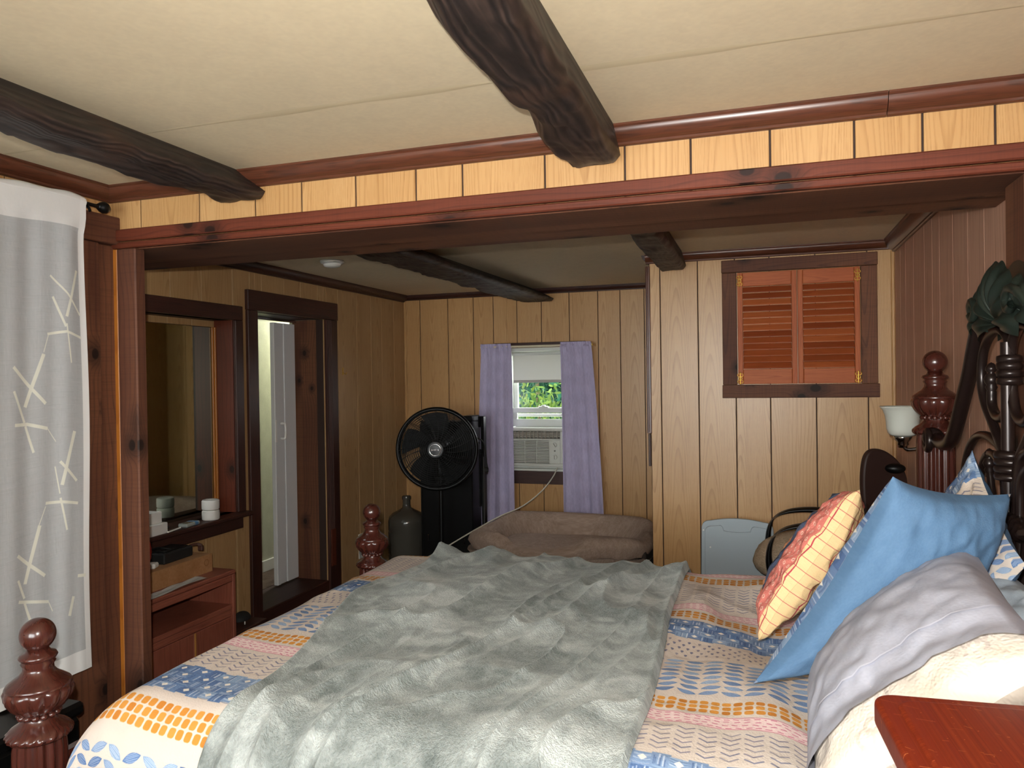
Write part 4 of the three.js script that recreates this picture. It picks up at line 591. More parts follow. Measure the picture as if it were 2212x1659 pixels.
const blueM = cotton([79, 112, 145], { bumpScale: 0.0015 }), lilacM = cotton([168, 171, 185], { roughness: 0.5, sheen: 0.3, bumpScale: 0.0008 }), paleM = cotton([146, 162, 182], { bumpScale: 0.001 }), iceM = cotton([160, 172, 184], { bumpScale: 0.001 });
const creamM = M({ map: canvasTex(512, 512, (c, w, h) => { c.fillStyle = '#cfc4b6'; c.fillRect(0, 0, w, h); c.strokeStyle = 'rgba(184,171,160,0.9)'; c.lineWidth = 7; c.lineCap = 'round'; const r = rng(161); for (let i = 0; i < 16; i++) { const x = r() * w, y = r() * h; for (let k = 0; k < 4; k++) { c.beginPath(); c.arc(x + (k % 2) * 24 - 12 + (k > 1 ? 16 : 0), y + k * 9 - 14, 9 + r() * 6, r() * 6, r() * 6 + 3.5); c.stroke(); } } }, 0.45, 0.45), roughness: 0.75, bumpMap: cottonB, bumpScale: 0.005 });

function pillow(name, label, cat, C, th, frontM, backM, o = {}) {
  const c = C.reduce((a, p) => a.map((v, i) => v + p[i] / 4), [0, 0, 0]), low = Math.min(...C.map(p => p[1])), base = [c[0], low, c[2]], t = thing(name, label, cat, base);
  const f = pillowFaces(C, th, o)[0], b = pillowFaces(C, th, { ...o, ...o.back })[1]; for (const g of [f, b]) g.translate(-base[0], -base[1], -base[2]);
  mesh(o.fn ?? 'front_panel', f, frontM, t, o.fl); mesh(o.bn ?? 'back_panel', b, backM, t, o.bl); return [t, base];
}
// corners in the order bottom near-left, bottom right, top right, top left; the first face is the one whose outline runs counterclockwise
const shamPrint = M({ map: clone(T.duvet, 1 / 1.013, 1 / 2.7, 0.2, 3.6 / 2.7), roughness: 0.85, bumpMap: cottonB, bumpScale: 0.0025 });
pillow('euro_sham', 'big pillow with plain sky blue back leaning among the pillows', 'pillow', [[-0.03, 0.82, -1.98], [0.423, 0.92, -2.04], [0.57, 1.3, -2.11], [0.288, 1.355, -1.96]], 0.115, blueM, shamPrint, { seed: 4, uo: 0, vo: -1.46, us: 0.6, vs: -0.62, swap: true, wr: 0.005, bl: 'printed front of blue ikat and leaves', fn: 'plain_back', bn: 'printed_front' });
pillow('euro_sham', 'printed sham of blue leaves leaning against the iron headboard', 'pillow', [[0.56, 1.155, -2.0], [0.4, 0.82, -2.12], [0.5, 0.95, -2.8], [0.572, 1.372, -2.48]], 0.05, blueM, shamPrint, { seed: 8, uo: 0.1, vo: -2.1, us: 0.6, vs: 0.64, fn: 'plain_back', bn: 'printed_front' });
const patch = M({ map: canvasTex(512, 512, (c, w, h) => {
  const r = rng(171); c.fillStyle = '#e6c896'; c.fillRect(0, 0, w, h); c.strokeStyle = '#b3414a'; c.lineWidth = 4; for (const x of [30, 62, 96, 128]) { c.beginPath(); c.moveTo(x, 0); c.lineTo(x, h); c.stroke(); } c.lineWidth = 1.6; for (let y = 8; y < h; y += 34) { c.beginPath(); c.moveTo(0, y); c.lineTo(140, y); c.stroke(); }
  c.fillStyle = '#d4786c'; c.fillRect(140, 0, 150, h); c.fillStyle = '#e6b8a6'; for (let y = 10; y < h; y += 24) for (let x = 152; x < 290; x += 26) { c.beginPath(); c.ellipse(x + (y % 48 < 24 ? 0 : 12), y, 5, 7, r(), 0, 7); c.fill(); c.fillStyle = '#c86a60'; c.beginPath(); c.ellipse(x + (y % 48 < 24 ? 0 : 12), y, 2, 3.5, 0, 0, 7); c.fill(); c.fillStyle = '#e6b8a6'; }
  c.fillStyle = '#4a5570'; c.fillRect(290, 0, 80, h); c.fillStyle = '#c98a60'; c.fillRect(370, 0, w - 370, h);
}, 1, 1), roughness: 0.85, bumpMap: cottonB, bumpScale: 0.004 });
pillow('patchwork_cushion', 'quilted patchwork cushion of salmon and cream plaid strips', 'cushion', [[-0.02, 0.8, -2.36], [0.275, 1.25, -2.44], [0.31, 1.2, -2.8], [0.0, 0.8, -2.78]].map(p => p), 0.075, patch, patch, { seed: 12, uo: 0.22, us: 0.9, vs: 1, swap: true, back: { uo: 0.0, us: 0.6 }, fn: 'patchwork_front', bn: 'navy_back' });
pillow('bed_pillow', 'ice white pillow under the printed sham', 'pillow', [[0.34, 0.83, -1.72], [0.57, 1.13, -1.7], [0.585, 1.1, -2.3], [0.42, 0.83, -2.3]], 0.07, iceM, iceM, { seed: 17 });
pillow('bed_pillow', 'pale blue pillow partly behind the red-brown chest top', 'pillow', [[0.33, 0.82, -1.36], [0.545, 1.215, -1.4], [0.555, 1.2, -1.68], [0.39, 0.82, -1.66]], 0.05, paleM, paleM, { seed: 19 });
{
  const C = [[0.125, 0.85, -1.98], [0.085, 0.865, -1.385], [0.425, 1.16, -1.395], [0.465, 1.175, -1.98]];
  const Cc = C.map((p, i) => i === 1 || i === 2 ? [p[0], p[1] - 0.005, p[2] + 0.05] : p);
  const [t, base] = pillow('cased_pillow', 'cream floral pillow in a lilac-grey satin case open toward the chest', 'pillow', Cc, 0.1, creamM, creamM, { seed: 23, us: 0.5, vs: 0.4, inset: 0.04, wr: 0.004, fn: 'cushion_face', bn: 'cushion_face' });
  const [a, b] = pillowFaces(C, 0.104, { seed: 23, open: 0.42, inset: 0.03, pw: 0.42, wr: 0.004, grow: 0.012, us: 0.5, vs: 0.4 }); for (const g of [a, b]) g.translate(-base[0], -base[1], -base[2]);
  const cs = mesh('pillowcase', [a, b], lilacM, t, 'lilac-grey satin pillowcase');
  const [sa, sb] = pillowFaces(C, 0.106, { seed: 23, open: 0.42, inset: 0.03, pw: 0.42, wr: 0.004, grow: 0.0136, u0: 0.615, u1: 0.63 }); for (const g of [sa, sb]) g.translate(-base[0], -base[1], -base[2]);
  mesh('hem_stitching', [sa, sb], M({ color: 0xb9bcca, roughness: 0.6 }), cs);
}
// ---------------------------------------------------------------- red-brown chest by the camera
{
  const top = M({ map: canvasTex(1024, 1024, (c, w, h) => {
    c.fillStyle = '#6a230e'; c.fillRect(0, 0, w, h); const r = rng(181);
    for (let i = 0; i < 900; i++) { c.fillStyle = r() < 0.5 ? 'rgba(150,66,30,0.06)' : 'rgba(70,20,8,0.07)'; c.fillRect(r() * w, 0, 1 + r() * 10, h); }
    c.lineCap = 'round'; for (let i = 0; i < 150; i++) { const x = r() * w, y = r() * h, L = 4 + r() * r() * 60, a = 0.4 + (r() - 0.5) * 0.7; c.strokeStyle = `rgba(${205 + r() * 40 | 0},${130 + r() * 40 | 0},${70 + r() * 30 | 0},${0.35 + r() * 0.45})`; c.lineWidth = 0.7 + r() * 1.4; c.beginPath(); c.moveTo(x, y); c.lineTo(x + L * Math.cos(a), y + L * Math.sin(a)); c.stroke(); }
    for (let i = 0; i < 160; i++) { c.fillStyle = 'rgba(214,150,84,0.7)'; c.fillRect(r() * w, r() * h, 1 + r() * 2.5, 1 + r() * 2.5); }
  }, 0.55, 0.55), roughness: 0.5, specularIntensity: 0.3 });
  const t = thing('bedside_chest', 'scratched red-brown chest of drawers beside the pillows', 'chest', [0.44, 0, -1.045], 0.07);
  const sh = new THREE.Shape(), w = 0.52, d = 0.52, q = 0.03; sh.moveTo(-w / 2 + q, -d / 2); sh.lineTo(w / 2 - q, -d / 2); sh.quadraticCurveTo(w / 2, -d / 2, w / 2, -d / 2 + q); sh.lineTo(w / 2, d / 2 - q); sh.quadraticCurveTo(w / 2, d / 2, w / 2 - q, d / 2); sh.lineTo(-w / 2 + q, d / 2); sh.quadraticCurveTo(-w / 2, d / 2, -w / 2, d / 2 - q); sh.lineTo(-w / 2, -d / 2 + q); sh.quadraticCurveTo(-w / 2, -d / 2, -w / 2 + q, -d / 2);
  const slab = (s, y, th) => { const g = new THREE.ExtrudeGeometry(sh, { depth: th, bevelEnabled: true, bevelThickness: 0.008, bevelSize: 0.008, bevelSegments: 4, curveSegments: 8 }); g.scale(s, s, 1).rotateX(-Math.PI / 2).translate(0, y, 0); return g; };
  mesh('top', slab(1, 1.068, 0.024), top, t); mesh('top_panel', slab(0.9, 1.09, 0.006), top, t);
  mesh('carcass', cbox(0.47, 1.0, 0.47, 0.006, 1).translate(0.005, 0.56, 0), top, t);
  for (let i = 0; i < 4; i++) { const dr = mesh('drawer', cbox(0.02, 0.21, 0.42, 0.006, 2).translate(-0.24, 0.19 + i * 0.225, 0), top, t); for (const z of [-0.11, 0.11]) mesh('knob', lathe([[0.0001, 0.03], [0.012, 0.026], [0.015, 0.018], [0.007, 0.008], [0.008, 0]], 16).rotateZ(Math.PI / 2).translate(-0.25, 0.19 + i * 0.225, z), m.brass, dr); }
  for (const x of [-0.2, 0.2]) for (const z of [-0.2, 0.2]) mesh('foot', cbox(0.05, 0.06, 0.05, 0.006).translate(x, 0.03, z), top, t);
}
// ---------------------------------------------------------------- wall sconce
{
  const t = thing('wall_sconce', 'white glass bell shade sconce on chrome arm beside the far headpost', 'sconce', [XR, 1.2, -3.86]);
  mesh('wall_plate', cyl(0.05, 0.055, 0.014, 28).rotateZ(Math.PI / 2).translate(-0.008, 0.07, 0), m.chrome, t);
  mesh('arm', tube([[-0.01, 0.07, 0], [-0.06, 0.05, 0], [-0.11, 0.045, 0], [-0.125, 0.07, 0]], 0.009, 30, 10), m.chrome, t);
  mesh('cup', lathe([[0.0001, 0.05], [0.018, 0.052], [0.02, 0.062], [0.026, 0.066], [0.024, 0.078], [0.034, 0.088], [0.04, 0.1], [0.036, 0.108], [0.0001, 0.11]], 32).translate(-0.125, 0, 0), m.chrome, t);
  mesh('glass_shade', lathe([[0.03, 0.106], [0.05, 0.108], [0.062, 0.118], [0.068, 0.14], [0.07, 0.17], [0.074, 0.2], [0.083, 0.225], [0.094, 0.238], [0.096, 0.242], [0.091, 0.24], [0.08, 0.226], [0.071, 0.2], [0.067, 0.17], [0.064, 0.14], [0.058, 0.12], [0.03, 0.11]], 48).translate(-0.125, 0, 0), M({ color: 0xdfe3da, roughness: 0.25, transmission: 0.25, thickness: 0 }), t);
}
// ---------------------------------------------------------------- console cabinet and what lies on it
{
  const cherry = M({ map: woodTex(512, 512, 0.6, 0.9, hex(0x935443), hex(0x65382a), hex(0xa5644f), { strips: 3, seed: 71, rings: 18, lines: 0.3, fine: 0.3 }), roughness: 0.4 });
  const X0 = -3.09, X1 = -2.76, Z0 = -3.45, Z1 = -2.52, t = thing('console_cabinet', 'reddish wood console cabinet with open shelf under the mirror niche', 'cabinet', [-2.925, 0, -2.985]);
  const add = (n, ...a) => mesh(n, bx(...a).translate(2.925, 0, 2.985), cherry, t);
  add('top', X0, X1, 0.55, 0.572, Z0, Z1, 0.005, 2); add('top_rail', X1 - 0.022, X1 + 0.002, 0.512, 0.549, Z0 + 0.03, Z1, 0.004, 2);
  add('end_panel', X0, X1 - 0.002, 0, 0.549, Z0 + 0.001, Z0 + 0.026, 0.004, 1); add('end_panel', X0, X1 - 0.002, 0, 0.549, Z1 - 0.026, Z1 - 0.001, 0.004, 1);
  add('shelf', X0, X1 - 0.004, 0.36, 0.386, Z0 + 0.027, Z1 - 0.027, 0.003, 2); add('back_panel', X0, X0 + 0.01, 0.02, 0.549, Z0 + 0.027, Z1 - 0.027, 0.001, 2); add('lower_rail', X1 - 0.03, X1 - 0.012, 0.32, 0.358, Z0 + 0.027, Z1 - 0.027, 0.003, 2);
  for (let i = 0; i < 3; i++) { const z = Z0 + 0.03 + i * 0.291; const d = mesh('door', bx(X1 - 0.03, X1 - 0.012, 0.05, 0.317, z, z + 0.286, 0.004, 1).translate(2.925, 0, 2.985), cherry, t); mesh('edge_bead', bx(X1 - 0.014, X1 - 0.006, 0.05, 0.317, z + 0.274, z + 0.286, 0.003, 1).translate(2.925, 0, 2.985), M({ color: 0xb07a3c, roughness: 0.4 }), d); }
  add('plinth', X0, X1 - 0.03, 0, 0.045, Z0 + 0.027, Z1 - 0.027, 0.003, 2);

  const cardM = M({ map: paint([164, 120, 78], 8, 77), roughness: 0.85 });
  const cb = thing('cardboard_box', 'flat brown cardboard box with a round hand hole on the cabinet', 'box', [-2.975, 0.572, -3.03]);
  { const s = new THREE.Shape(); s.moveTo(-0.355, 0); s.lineTo(0.355, 0); s.lineTo(0.355, 0.096); s.lineTo(-0.355, 0.096); s.lineTo(-0.355, 0); const hole = new THREE.Path(); hole.absarc(0.2, 0.042, 0.028, 0, 6.2832); s.holes.push(hole); mesh('front', new THREE.ExtrudeGeometry(s, { depth: 0.004, bevelEnabled: false, curveSegments: 24 }).rotateY(Math.PI / 2).translate(0.108, 0, 0), cardM, cb); }
  mesh('carton', [bx(-0.11, 0.107, 0.09, 0.096, -0.355, 0.355, 0.001), bx(-0.11, -0.105, 0.001, 0.09, -0.355, 0.355, 0.001), bx(-0.105, 0.107, 0.0, 0.004, -0.355, 0.355, 0.001), bx(-0.105, 0.107, 0.004, 0.09, -0.355, -0.35, 0.001), bx(-0.105, 0.107, 0.004, 0.09, 0.35, 0.355, 0.001)], cardM, cb);
  mesh('printed_mark', new THREE.RingGeometry(0.014, 0.018, 24).rotateY(Math.PI / 2).translate(0.1125, 0.055, -0.31), M({ color: 0x8a5f38, roughness: 0.9 }), cb); mesh('tape_patch', bx(0.1118, 0.113, 0.03, 0.046, 0.1, 0.2, 0), M({ color: 0x86735c, roughness: 0.5 }), cb);
  const pap = thing('loose_papers', 'white folded papers lying along the cabinet edge', 'papers', [-2.79, 0.574, -3.02], 0.06);
  for (let i = 0; i < 3; i++) mesh('sheet', grid(20, 4, (u, v) => [(v - 0.5) * (0.05 - 0.01 * i) + 0.004 * i, 0.003 + 0.006 * i + 0.006 * Math.sin(u * 4 + i) ** 2, (u - 0.5) * (0.44 - 0.09 * i) - 0.02 * i, u, v]), paperM, pap);
  const dev = thing('black_device', 'flat black electronic box on the cardboard box', 'device', [-2.985, 0.669, -3.2], 0.05);
  mesh('casing', cbox(0.13, 0.055, 0.22, 0.006).translate(0, 0.0275, 0), m.blackMatte, dev); mesh('top_plate', cbox(0.11, 0.006, 0.18, 0.002).translate(-0.005, 0.058, 0), m.black, dev); mesh('lead', tube([[0.03, 0.06, 0.02], [-0.01, 0.075, 0.07], [-0.02, 0.06, 0.13], [0.02, 0.01, 0.16]], 0.006, 30, 8), m.black, dev);
  const ad = thing('white_charger', 'small white charger between the red yarn and black device', 'charger', [-2.93, 0.668, -3.03], 0.4);
  mesh('block', cbox(0.045, 0.026, 0.055, 0.006).translate(0, 0.013, 0), m.white, ad); mesh('prong', cbox(0.006, 0.004, 0.02, 0.001).translate(0.008, 0.014, -0.036), m.chrome, ad); mesh('prong', cbox(0.006, 0.004, 0.02, 0.001).translate(-0.008, 0.014, -0.036), m.chrome, ad);
  const yarn = thing('red_yarn_ball', 'bright red crumpled ball beside the black device', 'yarn ball', [-2.95, 0.676, -2.945]);
  mesh('ball', (() => { const g = new THREE.SphereGeometry(0.095, 40, 30), p = g.attributes.position; for (let i = 0; i < p.count; i++) { const v = V3().fromBufferAttribute(p, i), k = 1 + 0.07 * Math.sin(v.x * 140 + v.y * 60) * Math.sin(v.z * 120) + 0.06 * noise(v.x * 40, v.y * 40 + v.z * 31, 191); p.setXYZ(i, v.x * k * 0.75, v.y * k, v.z * k * 0.7); } g.computeVertexNormals(); return g.translate(0, 0.093, 0); })(), M({ color: 0xc22a1c, roughness: 0.7 }), yarn);
  const hd = thing('brown_handle', 'dark brown strap handle lying at the end of the cardboard box', 'handle', [-3.0, 0.668, -3.4]);
  mesh('strap', [tube([[0.02, 0.02, 0.09], [0.0, 0.034, 0.03], [0.01, 0.034, -0.02], [0.03, 0.026, -0.03]], 0.009, 30, 8), cbox(0.03, 0.03, 0.02, 0.004).translate(0.03, 0.015, -0.022)], M({ color: 0x4a2c22, roughness: 0.6 }), hd);

  const sb = thing('shoe_crate', 'low dark crate on the floor at the end of the cabinet', 'crate', [-2.96, 0, -3.66]); mesh('crate', cbox(0.24, 0.17, 0.3, 0.006).translate(0, 0.085, 0), m.dark, sb); mesh('lid', cbox(0.25, 0.012, 0.31, 0.003).translate(0, 0.176, 0), m.dark, sb);
  const sole = M({ color: 0xc9cac2, roughness: 0.6 });
  const shoeSh = (L, w) => { const s = new THREE.Shape(); s.absellipse(0, 0, w, L, 0, 6.2832); return new THREE.ExtrudeGeometry(s, { depth: 0.012, bevelEnabled: true, bevelSize: 0.004, bevelThickness: 0.004, bevelSegments: 2 }).rotateX(-Math.PI / 2); };
  const s1 = thing('sandal', 'white-soled black sandal lying on the low crate', 'sandal', [-2.92, 0.186, -3.66], 0.15); mesh('sole', shoeSh(0.13, 0.042).translate(0, 0.004, 0), sole, s1); mesh('strap', new THREE.SphereGeometry(0.05, 24, 12, 0, 6.283, 0, 1.57).scale(0.95, 0.9, 1.3).translate(0, 0.018, -0.04), m.blackMatte, s1);
  const s2 = thing('sandal', 'grey sandal leaning between the cabinet and the wall', 'sandal', [-3.02, 0.186, -3.6]); { const g = shoeSh(0.12, 0.04).rotateX(0.75); g.computeBoundingBox(); mesh('sole', g.translate(0, -g.boundingBox.min.y, 0), sole, s2); }
}
// ---------------------------------------------------------------- fan, black cabinet, water jug
{
  const cabn = thing('black_cabinet', 'tall black cabinet standing behind the fan', 'cabinet', [-2.47, 0, -5.82]);
  mesh('body', cbox(0.46, 1.25, 0.2, 0.008).translate(-0.01, 0.625, 0), m.black, cabn); mesh('top_block', cbox(0.1, 0.045, 0.19, 0.006).translate(0.17, 1.272, 0), m.black, cabn); mesh('door_seam', cbox(0.012, 1.2, 0.012, 0.003).translate(-0.235, 0.62, 0.1), m.black, cabn);
  mesh('handle', cbox(0.012, 0.05, 0.02, 0.004).translate(0.15, 0.27, 0.118), m.chrome, cabn); mesh('handle', cbox(0.012, 0.05, 0.02, 0.004).translate(-0.17, 0.29, 0.118), m.chrome, cabn); mesh('screw', new THREE.SphereGeometry(0.006, 10, 8).translate(0.14, 1.14, 0.112), m.chrome, cabn);
  const pl = thing('black_upright', 'narrow black slotted upright between the cabinet and lavender curtain', 'upright', [-2.2, 0, -5.8]);
  mesh('rail', [bx(-0.012, 0.0, 0, 0.35, -0.03, 0.03, 0.003), bx(-0.012, 0.0, 0.55, 1.0, -0.03, 0.03, 0.003), bx(-0.012, 0.0, 1.2, 1.29, -0.03, 0.03, 0.003), bx(0.008, 0.035, 0, 1.29, -0.03, 0.03, 0.004), bx(-0.012, 0.034, 0.98, 1.02, -0.03, 0.03, 0.004)], m.black, pl); mesh('edge_strip', bx(0.03, 0.034, 0.02, 0.96, 0.031, 0.034, 0.001), M({ color: 0x5a5a58, roughness: 0.4 }), pl);
  const cord = thing('hanging_cord', 'short black cord with a two-prong plug hanging before the lavender curtain', 'cord', [-2.11, 0.85, -5.66]);
  mesh('cord', tube([[-0.1, 0.22, -0.13], [-0.12, 0.25, -0.08], [-0.06, 0.27, 0], [-0.02, 0.24, 0], [0.0, 0.15, 0], [0.005, 0.06, 0]], 0.005, 50, 8), m.blackMatte, cord); const pg = mesh('plug', [cbox(0.03, 0.04, 0.02, 0.005).translate(0.005, 0.02, 0), cyl(0.007, 0.011, 0.03, 10).translate(0.005, 0.055, 0)], m.blackMatte, cord); for (const s of [-1, 1]) mesh('prong', cbox(0.004, 0.02, 0.006, 0.001).translate(0.005 + s * 0.007, -0.008, 0), m.chrome, pg);

  const bladeM = M({ color: 0x0a0a0a, roughness: 0.6, specularIntensity: 0.35 });
  const fan = thing('pedestal_fan', 'black pedestal fan in front of the black cabinet', 'fan', [-2.37, 0, -5.3], 0.25), cy = 1.065, Rf = 0.305;
  mesh('base', lathe([[0.0001, 0.03], [0.06, 0.03], [0.18, 0.012], [0.2, 0.004], [0.2, 0], [0.0001, 0]], 40).translate(0, 0, -0.14), m.black, fan); mesh('pole', cyl(0.017, 0.017, 0.86, 16).translate(0, 0.45, -0.14), m.black, fan); mesh('motor', lathe([[0.0001, -0.11], [0.05, -0.11], [0.07, -0.09], [0.075, 0], [0.06, 0.03], [0.0001, 0.035]], 28).rotateX(Math.PI / 2).translate(0, cy, -0.1), m.black, fan); mesh('neck', cbox(0.04, 0.16, 0.05, 0.008).translate(0, cy - 0.14, -0.14), m.black, fan);
  mesh('rim', [new THREE.TorusGeometry(Rf, 0.017, 14, 96).scale(1, 1, 1.6).translate(0, cy, 0)], m.black, fan);
  const wires = (z0, bul, spokes) => { const a = []; for (let i = 1; i <= 15; i++) { const r = 0.06 + i * 0.0155; a.push(new THREE.TorusGeometry(r, 0.0022, 5, 56).translate(0, cy, z0 + bul * (1 - (r / Rf) ** 2))); } for (let k = 0; k < spokes; k++) { const t = k / spokes * 6.2832, tw = 0.3; a.push(tube([0, 0.33, 0.66, 1].map(q => { const r = lerp(0.05, Rf, q), an = t + tw * q; return [r * Math.cos(an), cy + r * Math.sin(an), z0 + bul * (1 - (r / Rf) ** 2)]; }), 0.002, 8, 4)); } return a; };
  mesh('front_grille', wires(0.025, 0.05, 24), m.black, fan); mesh('rear_grille', wires(-0.025, -0.05, 24), m.black, fan);
  for (let k = 0; k < 5; k++) mesh('blade', grid(10, 14, (u, v) => { const r = lerp(0.05, 0.275, v), wd = lerp(0.35, 0.62, Math.sin(v * 2.2)), an = k * 1.2566 + (u - 0.5) * wd * 1.3 + 0.4 * v; return [r * Math.cos(an), cy + r * Math.sin(an), 0.03 * (u - 0.5) - 0.005, u, v]; }), bladeM, fan);
  const hub = mesh('hub_badge', lathe([[0.0001, 0.0], [0.066, 0], [0.066, 0.012], [0.058, 0.018], [0.044, 0.019], [0.04, 0.014], [0.0001, 0.02]], 40).rotateX(Math.PI / 2).translate(0, cy, 0.075), M({ color: 0x2e2f30, roughness: 0.4 }), fan); mesh('badge_ring', new THREE.TorusGeometry(0.043, 0.004, 8, 36).translate(0, cy, 0.094), m.chrome, hub);
  mesh('badge_mark', [-0.024, -0.012, 0, 0.012, 0.024].map((x, i) => cbox(0.007, i % 2 ? 0.006 : 0.01, 0.002, 0.0005).translate(x, cy, 0.096)), m.chrome, hub);
  const jug = thing('water_jug', 'empty smoky five gallon water jug in the far corner', 'jug', [-2.905, 0, -5.84]);
  mesh('bottle', lathe([[0.0001, 0.004], [0.13, 0.004], [0.155, 0.02], [0.16, 0.05], [0.16, 0.1], [0.154, 0.112], [0.16, 0.124], [0.16, 0.19], [0.154, 0.2], [0.16, 0.212], [0.16, 0.3], [0.154, 0.31], [0.16, 0.322], [0.16, 0.39], [0.15, 0.43], [0.12, 0.46], [0.07, 0.485], [0.038, 0.505], [0.033, 0.53], [0.033, 0.57], [0.039, 0.575], [0.039, 0.6], [0.033, 0.604]], 56), M({ color: 0x66635a, roughness: 0.16, transmission: 0.55, thickness: 0 }), jug);
}
// ---------------------------------------------------------------- dog bed and crate beneath it
{
  const cr = thing('low_crate', 'low black mesh crate under the brown dog bed', 'crate', [-1.43, 0, -5.52]);
  mesh('tray', cbox(1.26, 0.2, 0.76, 0.01).translate(0, 0.1, 0), m.blackMatte, cr);
  mesh('mesh_side', [...Array(16)].map((_, i) => cyl(0.003, 0.003, 0.148, 6).translate(-0.62 + i * 0.0825, 0.074, 0.385)).concat([...Array(10)].map((_, i) => cyl(0.003, 0.003, 0.148, 6).translate(0.635, 0.074, -0.36 + i * 0.08))), m.black, cr);
  const t = thing('dog_bed', 'taupe plush bolster dog bed with a dipped front', 'dog bed', [-1.43, 0.21, -5.5]);
  const fleece = M({ map: dataTex(256, 256, (x, y) => { const n = noise(x * 60, y * 60, 195, 60, 60) * 10 + noise(x * 12, y * 12, 196, 12, 12) * 8; return [170 + n, 149 + n, 134 + n]; }, 0.3, 0.3), bumpMap: plushB, bumpScale: 0.004, roughness: 0.97, sheen: 0.4 });
  mesh('base_cushion', grid(60, 40, (u, v) => { const a = u * 2 - 1, b = v * 2 - 1; return [a * 0.56, 0.06 + 0.1 * ((1 - a ** 6) * (1 - b ** 6)) ** 0.5 + 0.008 * noise(u * 5, v * 5, 197), b * 0.34, u, v]; }, true), fleece, t);
  const wall = (t2) => { // bolster height round the rim: high at the back, dipped at the front middle
    const c = Math.cos(t2), s = Math.sin(t2), e = 0.42, X = 0.58 * Math.sign(c) * Math.abs(c) ** e, Z = -0.36 * Math.sign(s) * Math.abs(s) ** e, back = sstep(-0.2, -0.34, Z), front = sstep(0.2, 0.33, Z), h = 0.25 + 0.05 * back + 0.03 * front - 0.09 * front * sstep(0.32, 0.16, Math.abs(X + 0.07)); return [X, Z, h]; };
  mesh('bolster', grid(160, 18, (u, v) => { const [X, Z, h] = wall(u * 6.2832), a = v * 6.2832, rr = 0.075; const L = Math.hypot(X, Z), nx = X / L, nz = Z / L, lean = 0.05 * (h / 0.3) * (Math.sin(a) > 0 ? 1 : 0); return [X + nx * (rr * Math.cos(a) + lean), h / 2 + (h / 2) * Math.sign(Math.sin(a)) * Math.abs(Math.sin(a)) ** 0.7 + 0.006 * noise(u * 30, v * 6, 199), Z + nz * (rr * Math.cos(a) + lean), u * 3.4, v * 0.5]; }), fleece, t);
  mesh('side_gusset', bx(0.625, 0.655, 0.02, 0.2, -0.3, 0.3, 0.01), M({ color: 0x3b332d, roughness: 0.9, bumpMap: weaveB, bumpScale: 0.002 }), t, 'dark ribbed side panel');
}
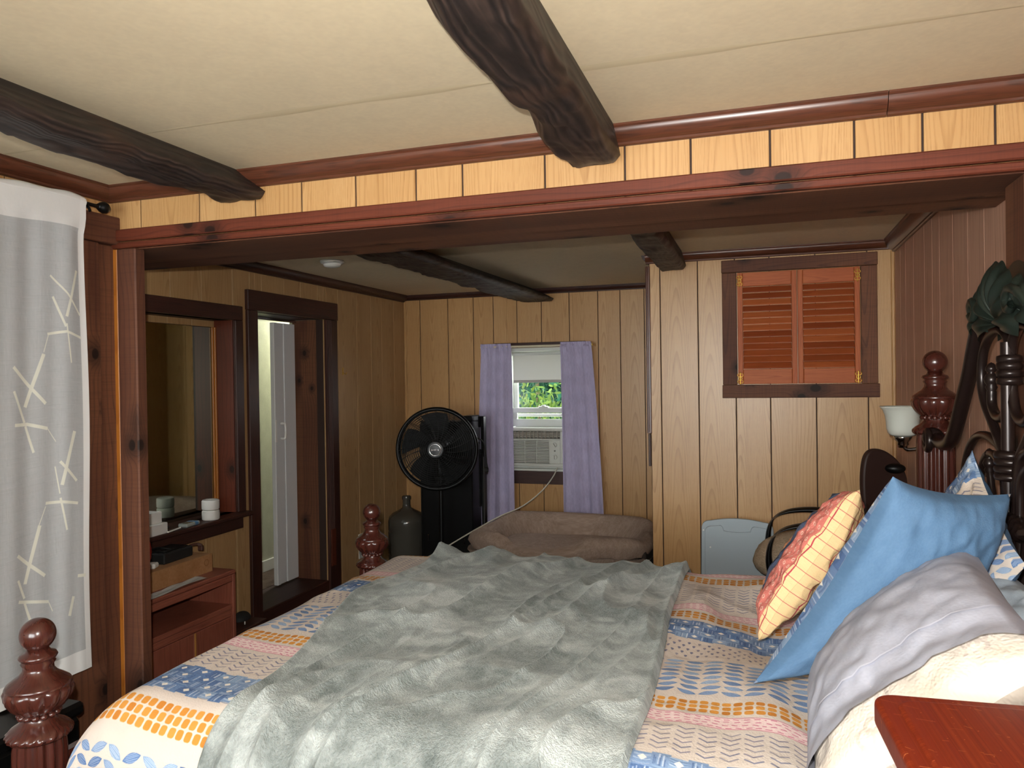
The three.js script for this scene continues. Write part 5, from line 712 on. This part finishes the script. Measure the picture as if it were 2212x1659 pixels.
// ---------------------------------------------------------------- tote lid, chair, plush cushion by the closet
{
  const gp = M({ color: 0xa3b0b8, roughness: 0.5 });
  const t = thing('tote_lid', 'grey plastic storage tote lid standing against the closet front', 'tote lid', [-0.155, 0, -4.72]);
  const rr = (x0, x1, y0, y1, r, arch) => { const s = new THREE.Shape(); s.moveTo(x0, y0); s.lineTo(x1, y0); s.lineTo(x1 - 0.012, y1 - r); s.quadraticCurveTo(x1 - 0.012, y1, x1 - r - 0.012, y1); s.quadraticCurveTo((x0 + x1) / 2, y1 + arch, x0 + r + 0.012, y1); s.quadraticCurveTo(x0 + 0.012, y1, x0 + 0.012, y1 - r); s.lineTo(x0, y0); return s; };
  mesh('rim_plate', new THREE.ExtrudeGeometry(rr(-0.215, 0.215, 0, 0.715, 0.05, 0.035), { depth: 0.014, bevelEnabled: true, bevelSize: 0.004, bevelThickness: 0.004, bevelSegments: 3 }), gp, t);
  const s = new THREE.Shape(); s.moveTo(-0.19, 0.02); s.lineTo(0.19, 0.02); s.lineTo(0.182, 0.655); s.quadraticCurveTo(0.18, 0.68, 0.15, 0.684); s.lineTo(0.1, 0.69); s.quadraticCurveTo(0.085, 0.69, 0.08, 0.66); s.quadraticCurveTo(0, 0.644, -0.08, 0.66); s.quadraticCurveTo(-0.085, 0.69, -0.1, 0.69); s.lineTo(-0.15, 0.684); s.quadraticCurveTo(-0.18, 0.68, -0.182, 0.655); s.lineTo(-0.19, 0.02);
  mesh('raised_panel', new THREE.ExtrudeGeometry(s, { depth: 0.006, bevelEnabled: true, bevelSize: 0.004, bevelThickness: 0.004, bevelSegments: 3 }).translate(0, 0, 0.018), gp, t);
  mesh('rivet', [[-0.195, 0.66], [-0.155, 0.56]].map(([x, y], i) => cyl(0.005, 0.005, 0.004, 12).rotateX(Math.PI / 2).translate(x, y, i ? 0.029 : 0.019)), m.white, t);

  const ch = thing('office_chair', 'dark brown swivel chair with black loop armrests by the closet', 'chair', [0.31, 0, -4.38], 0.0), lea = M({ color: 0x34211c, roughness: 0.55 });
  mesh('seat', grid(40, 40, (u, v) => { const a = u * 6.2832, b = (v - 0.5) * Math.PI; return [0.24 * Math.cos(a) * Math.cos(b) ** 0.5, 0.45 + 0.045 * Math.sin(b), 0.23 * Math.sin(a) * Math.cos(b) ** 0.5, u, v]; }), lea, ch);
  { // shell back, outline drawn in its own plane, bowed and turned away from the viewer
    const o = new THREE.Shape(); o.moveTo(-0.1, 0); o.bezierCurveTo(-0.13, 0.15, -0.13, 0.3, -0.105, 0.36); o.bezierCurveTo(-0.085, 0.405, -0.03, 0.4, 0.02, 0.37); o.bezierCurveTo(0.09, 0.33, 0.135, 0.26, 0.13, 0.18); o.bezierCurveTo(0.125, 0.08, 0.11, 0.03, 0.1, 0); o.lineTo(-0.1, 0);
    const g = new THREE.ExtrudeGeometry(o, { depth: 0.016, bevelEnabled: true, bevelThickness: 0.012, bevelSize: 0.012, bevelSegments: 4, curveSegments: 16 });
    mesh('backrest', g.rotateY(0.55).translate(0.29, 0.79, -0.06), lea, ch); mesh('back_stem', tube([[0.1, 0.43, -0.05], [0.25, 0.5, -0.06], [0.29, 0.65, -0.07], [0.29, 0.82, -0.07]], 0.018, 30, 10), m.black, ch);
    mesh('lumbar_knob', new THREE.SphereGeometry(1, 28, 18).scale(0.05, 0.027, 0.03).translate(0.345, 1.095, 0.0), m.black, ch);
  }
  for (const z of [-0.23, 0.25]) mesh('armrest', grid(50, 12, (u, v) => { const c = new THREE.Vector2(), P = [[-0.27, 0.52], [-0.29, 0.66], [-0.25, 0.775], [-0.12, 0.82], [0.06, 0.815], [0.2, 0.77], [0.23, 0.62]], k = u * 6, i = Math.min(5, Math.floor(k)), q = k - i, h = (j, n) => P[clamp(j, 0, 6)][n], cr = (n) => { const p0 = h(i - 1, n), p1 = h(i, n), p2 = h(i + 1, n), p3 = h(i + 2, n); return 0.5 * (2 * p1 + (p2 - p0) * q + (2 * p0 - 5 * p1 + 4 * p2 - p3) * q * q + (3 * p1 - p0 - 3 * p2 + p3) * q ** 3); }, a = v * 6.2832; return [cr(0) + 0.016 * Math.cos(a), cr(1) + 0.016 * Math.cos(a), z + 0.034 * Math.sin(a), u, v]; }), m.black, ch);
  mesh('column', cyl(0.025, 0.03, 0.34, 16).translate(0, 0.26, 0), m.black, ch);
  mesh('star_base', [0, 1, 2, 3, 4].map(k => cbox(0.26, 0.03, 0.04, 0.01).translate(0.14, 0.085, 0).rotateY(k * 1.2566)), m.black, ch);
  for (let k = 0; k < 5; k++) mesh('caster', new THREE.SphereGeometry(0.03, 14, 10).translate(0.26, 0.03, 0).applyMatrix4(new THREE.Matrix4().makeRotationY(k * 1.2566)), m.black, ch);
  const pc = thing('fleece_cushion', 'beige fleece cushion resting on the dark chair', 'cushion', [0.14, 0.5, -4.34]);
  mesh('cover', (() => { const g = new THREE.SphereGeometry(1, 48, 36), p = g.attributes.position; for (let i = 0; i < p.count; i++) { const v = V3().fromBufferAttribute(p, i), k = 1 + 0.07 * noise(v.x * 2.5 + 3, v.y * 2.5 + v.z * 2, 211) + 0.02 * noise(v.x * 16, v.y * 16 + v.z * 13, 212); p.setXYZ(i, (v.x * 0.19 + v.y * 0.05) * k, v.y * 0.125 * k, v.z * 0.16 * k); } g.computeVertexNormals(); return g.translate(0, 0.122, 0); })(), M({ map: dataTex(128, 128, (x, y) => { const n = noise(x * 40, y * 40, 213, 40, 40) * 10 + noise(x * 9, y * 9, 214, 9, 9) * 8; return [198 + n, 176 + n, 148 + n]; }, 0.2, 0.2), bumpMap: plushB, bumpScale: 0.006, roughness: 0.98, sheen: 0.5 }), pc);
}
renderer.render(scene, camera);
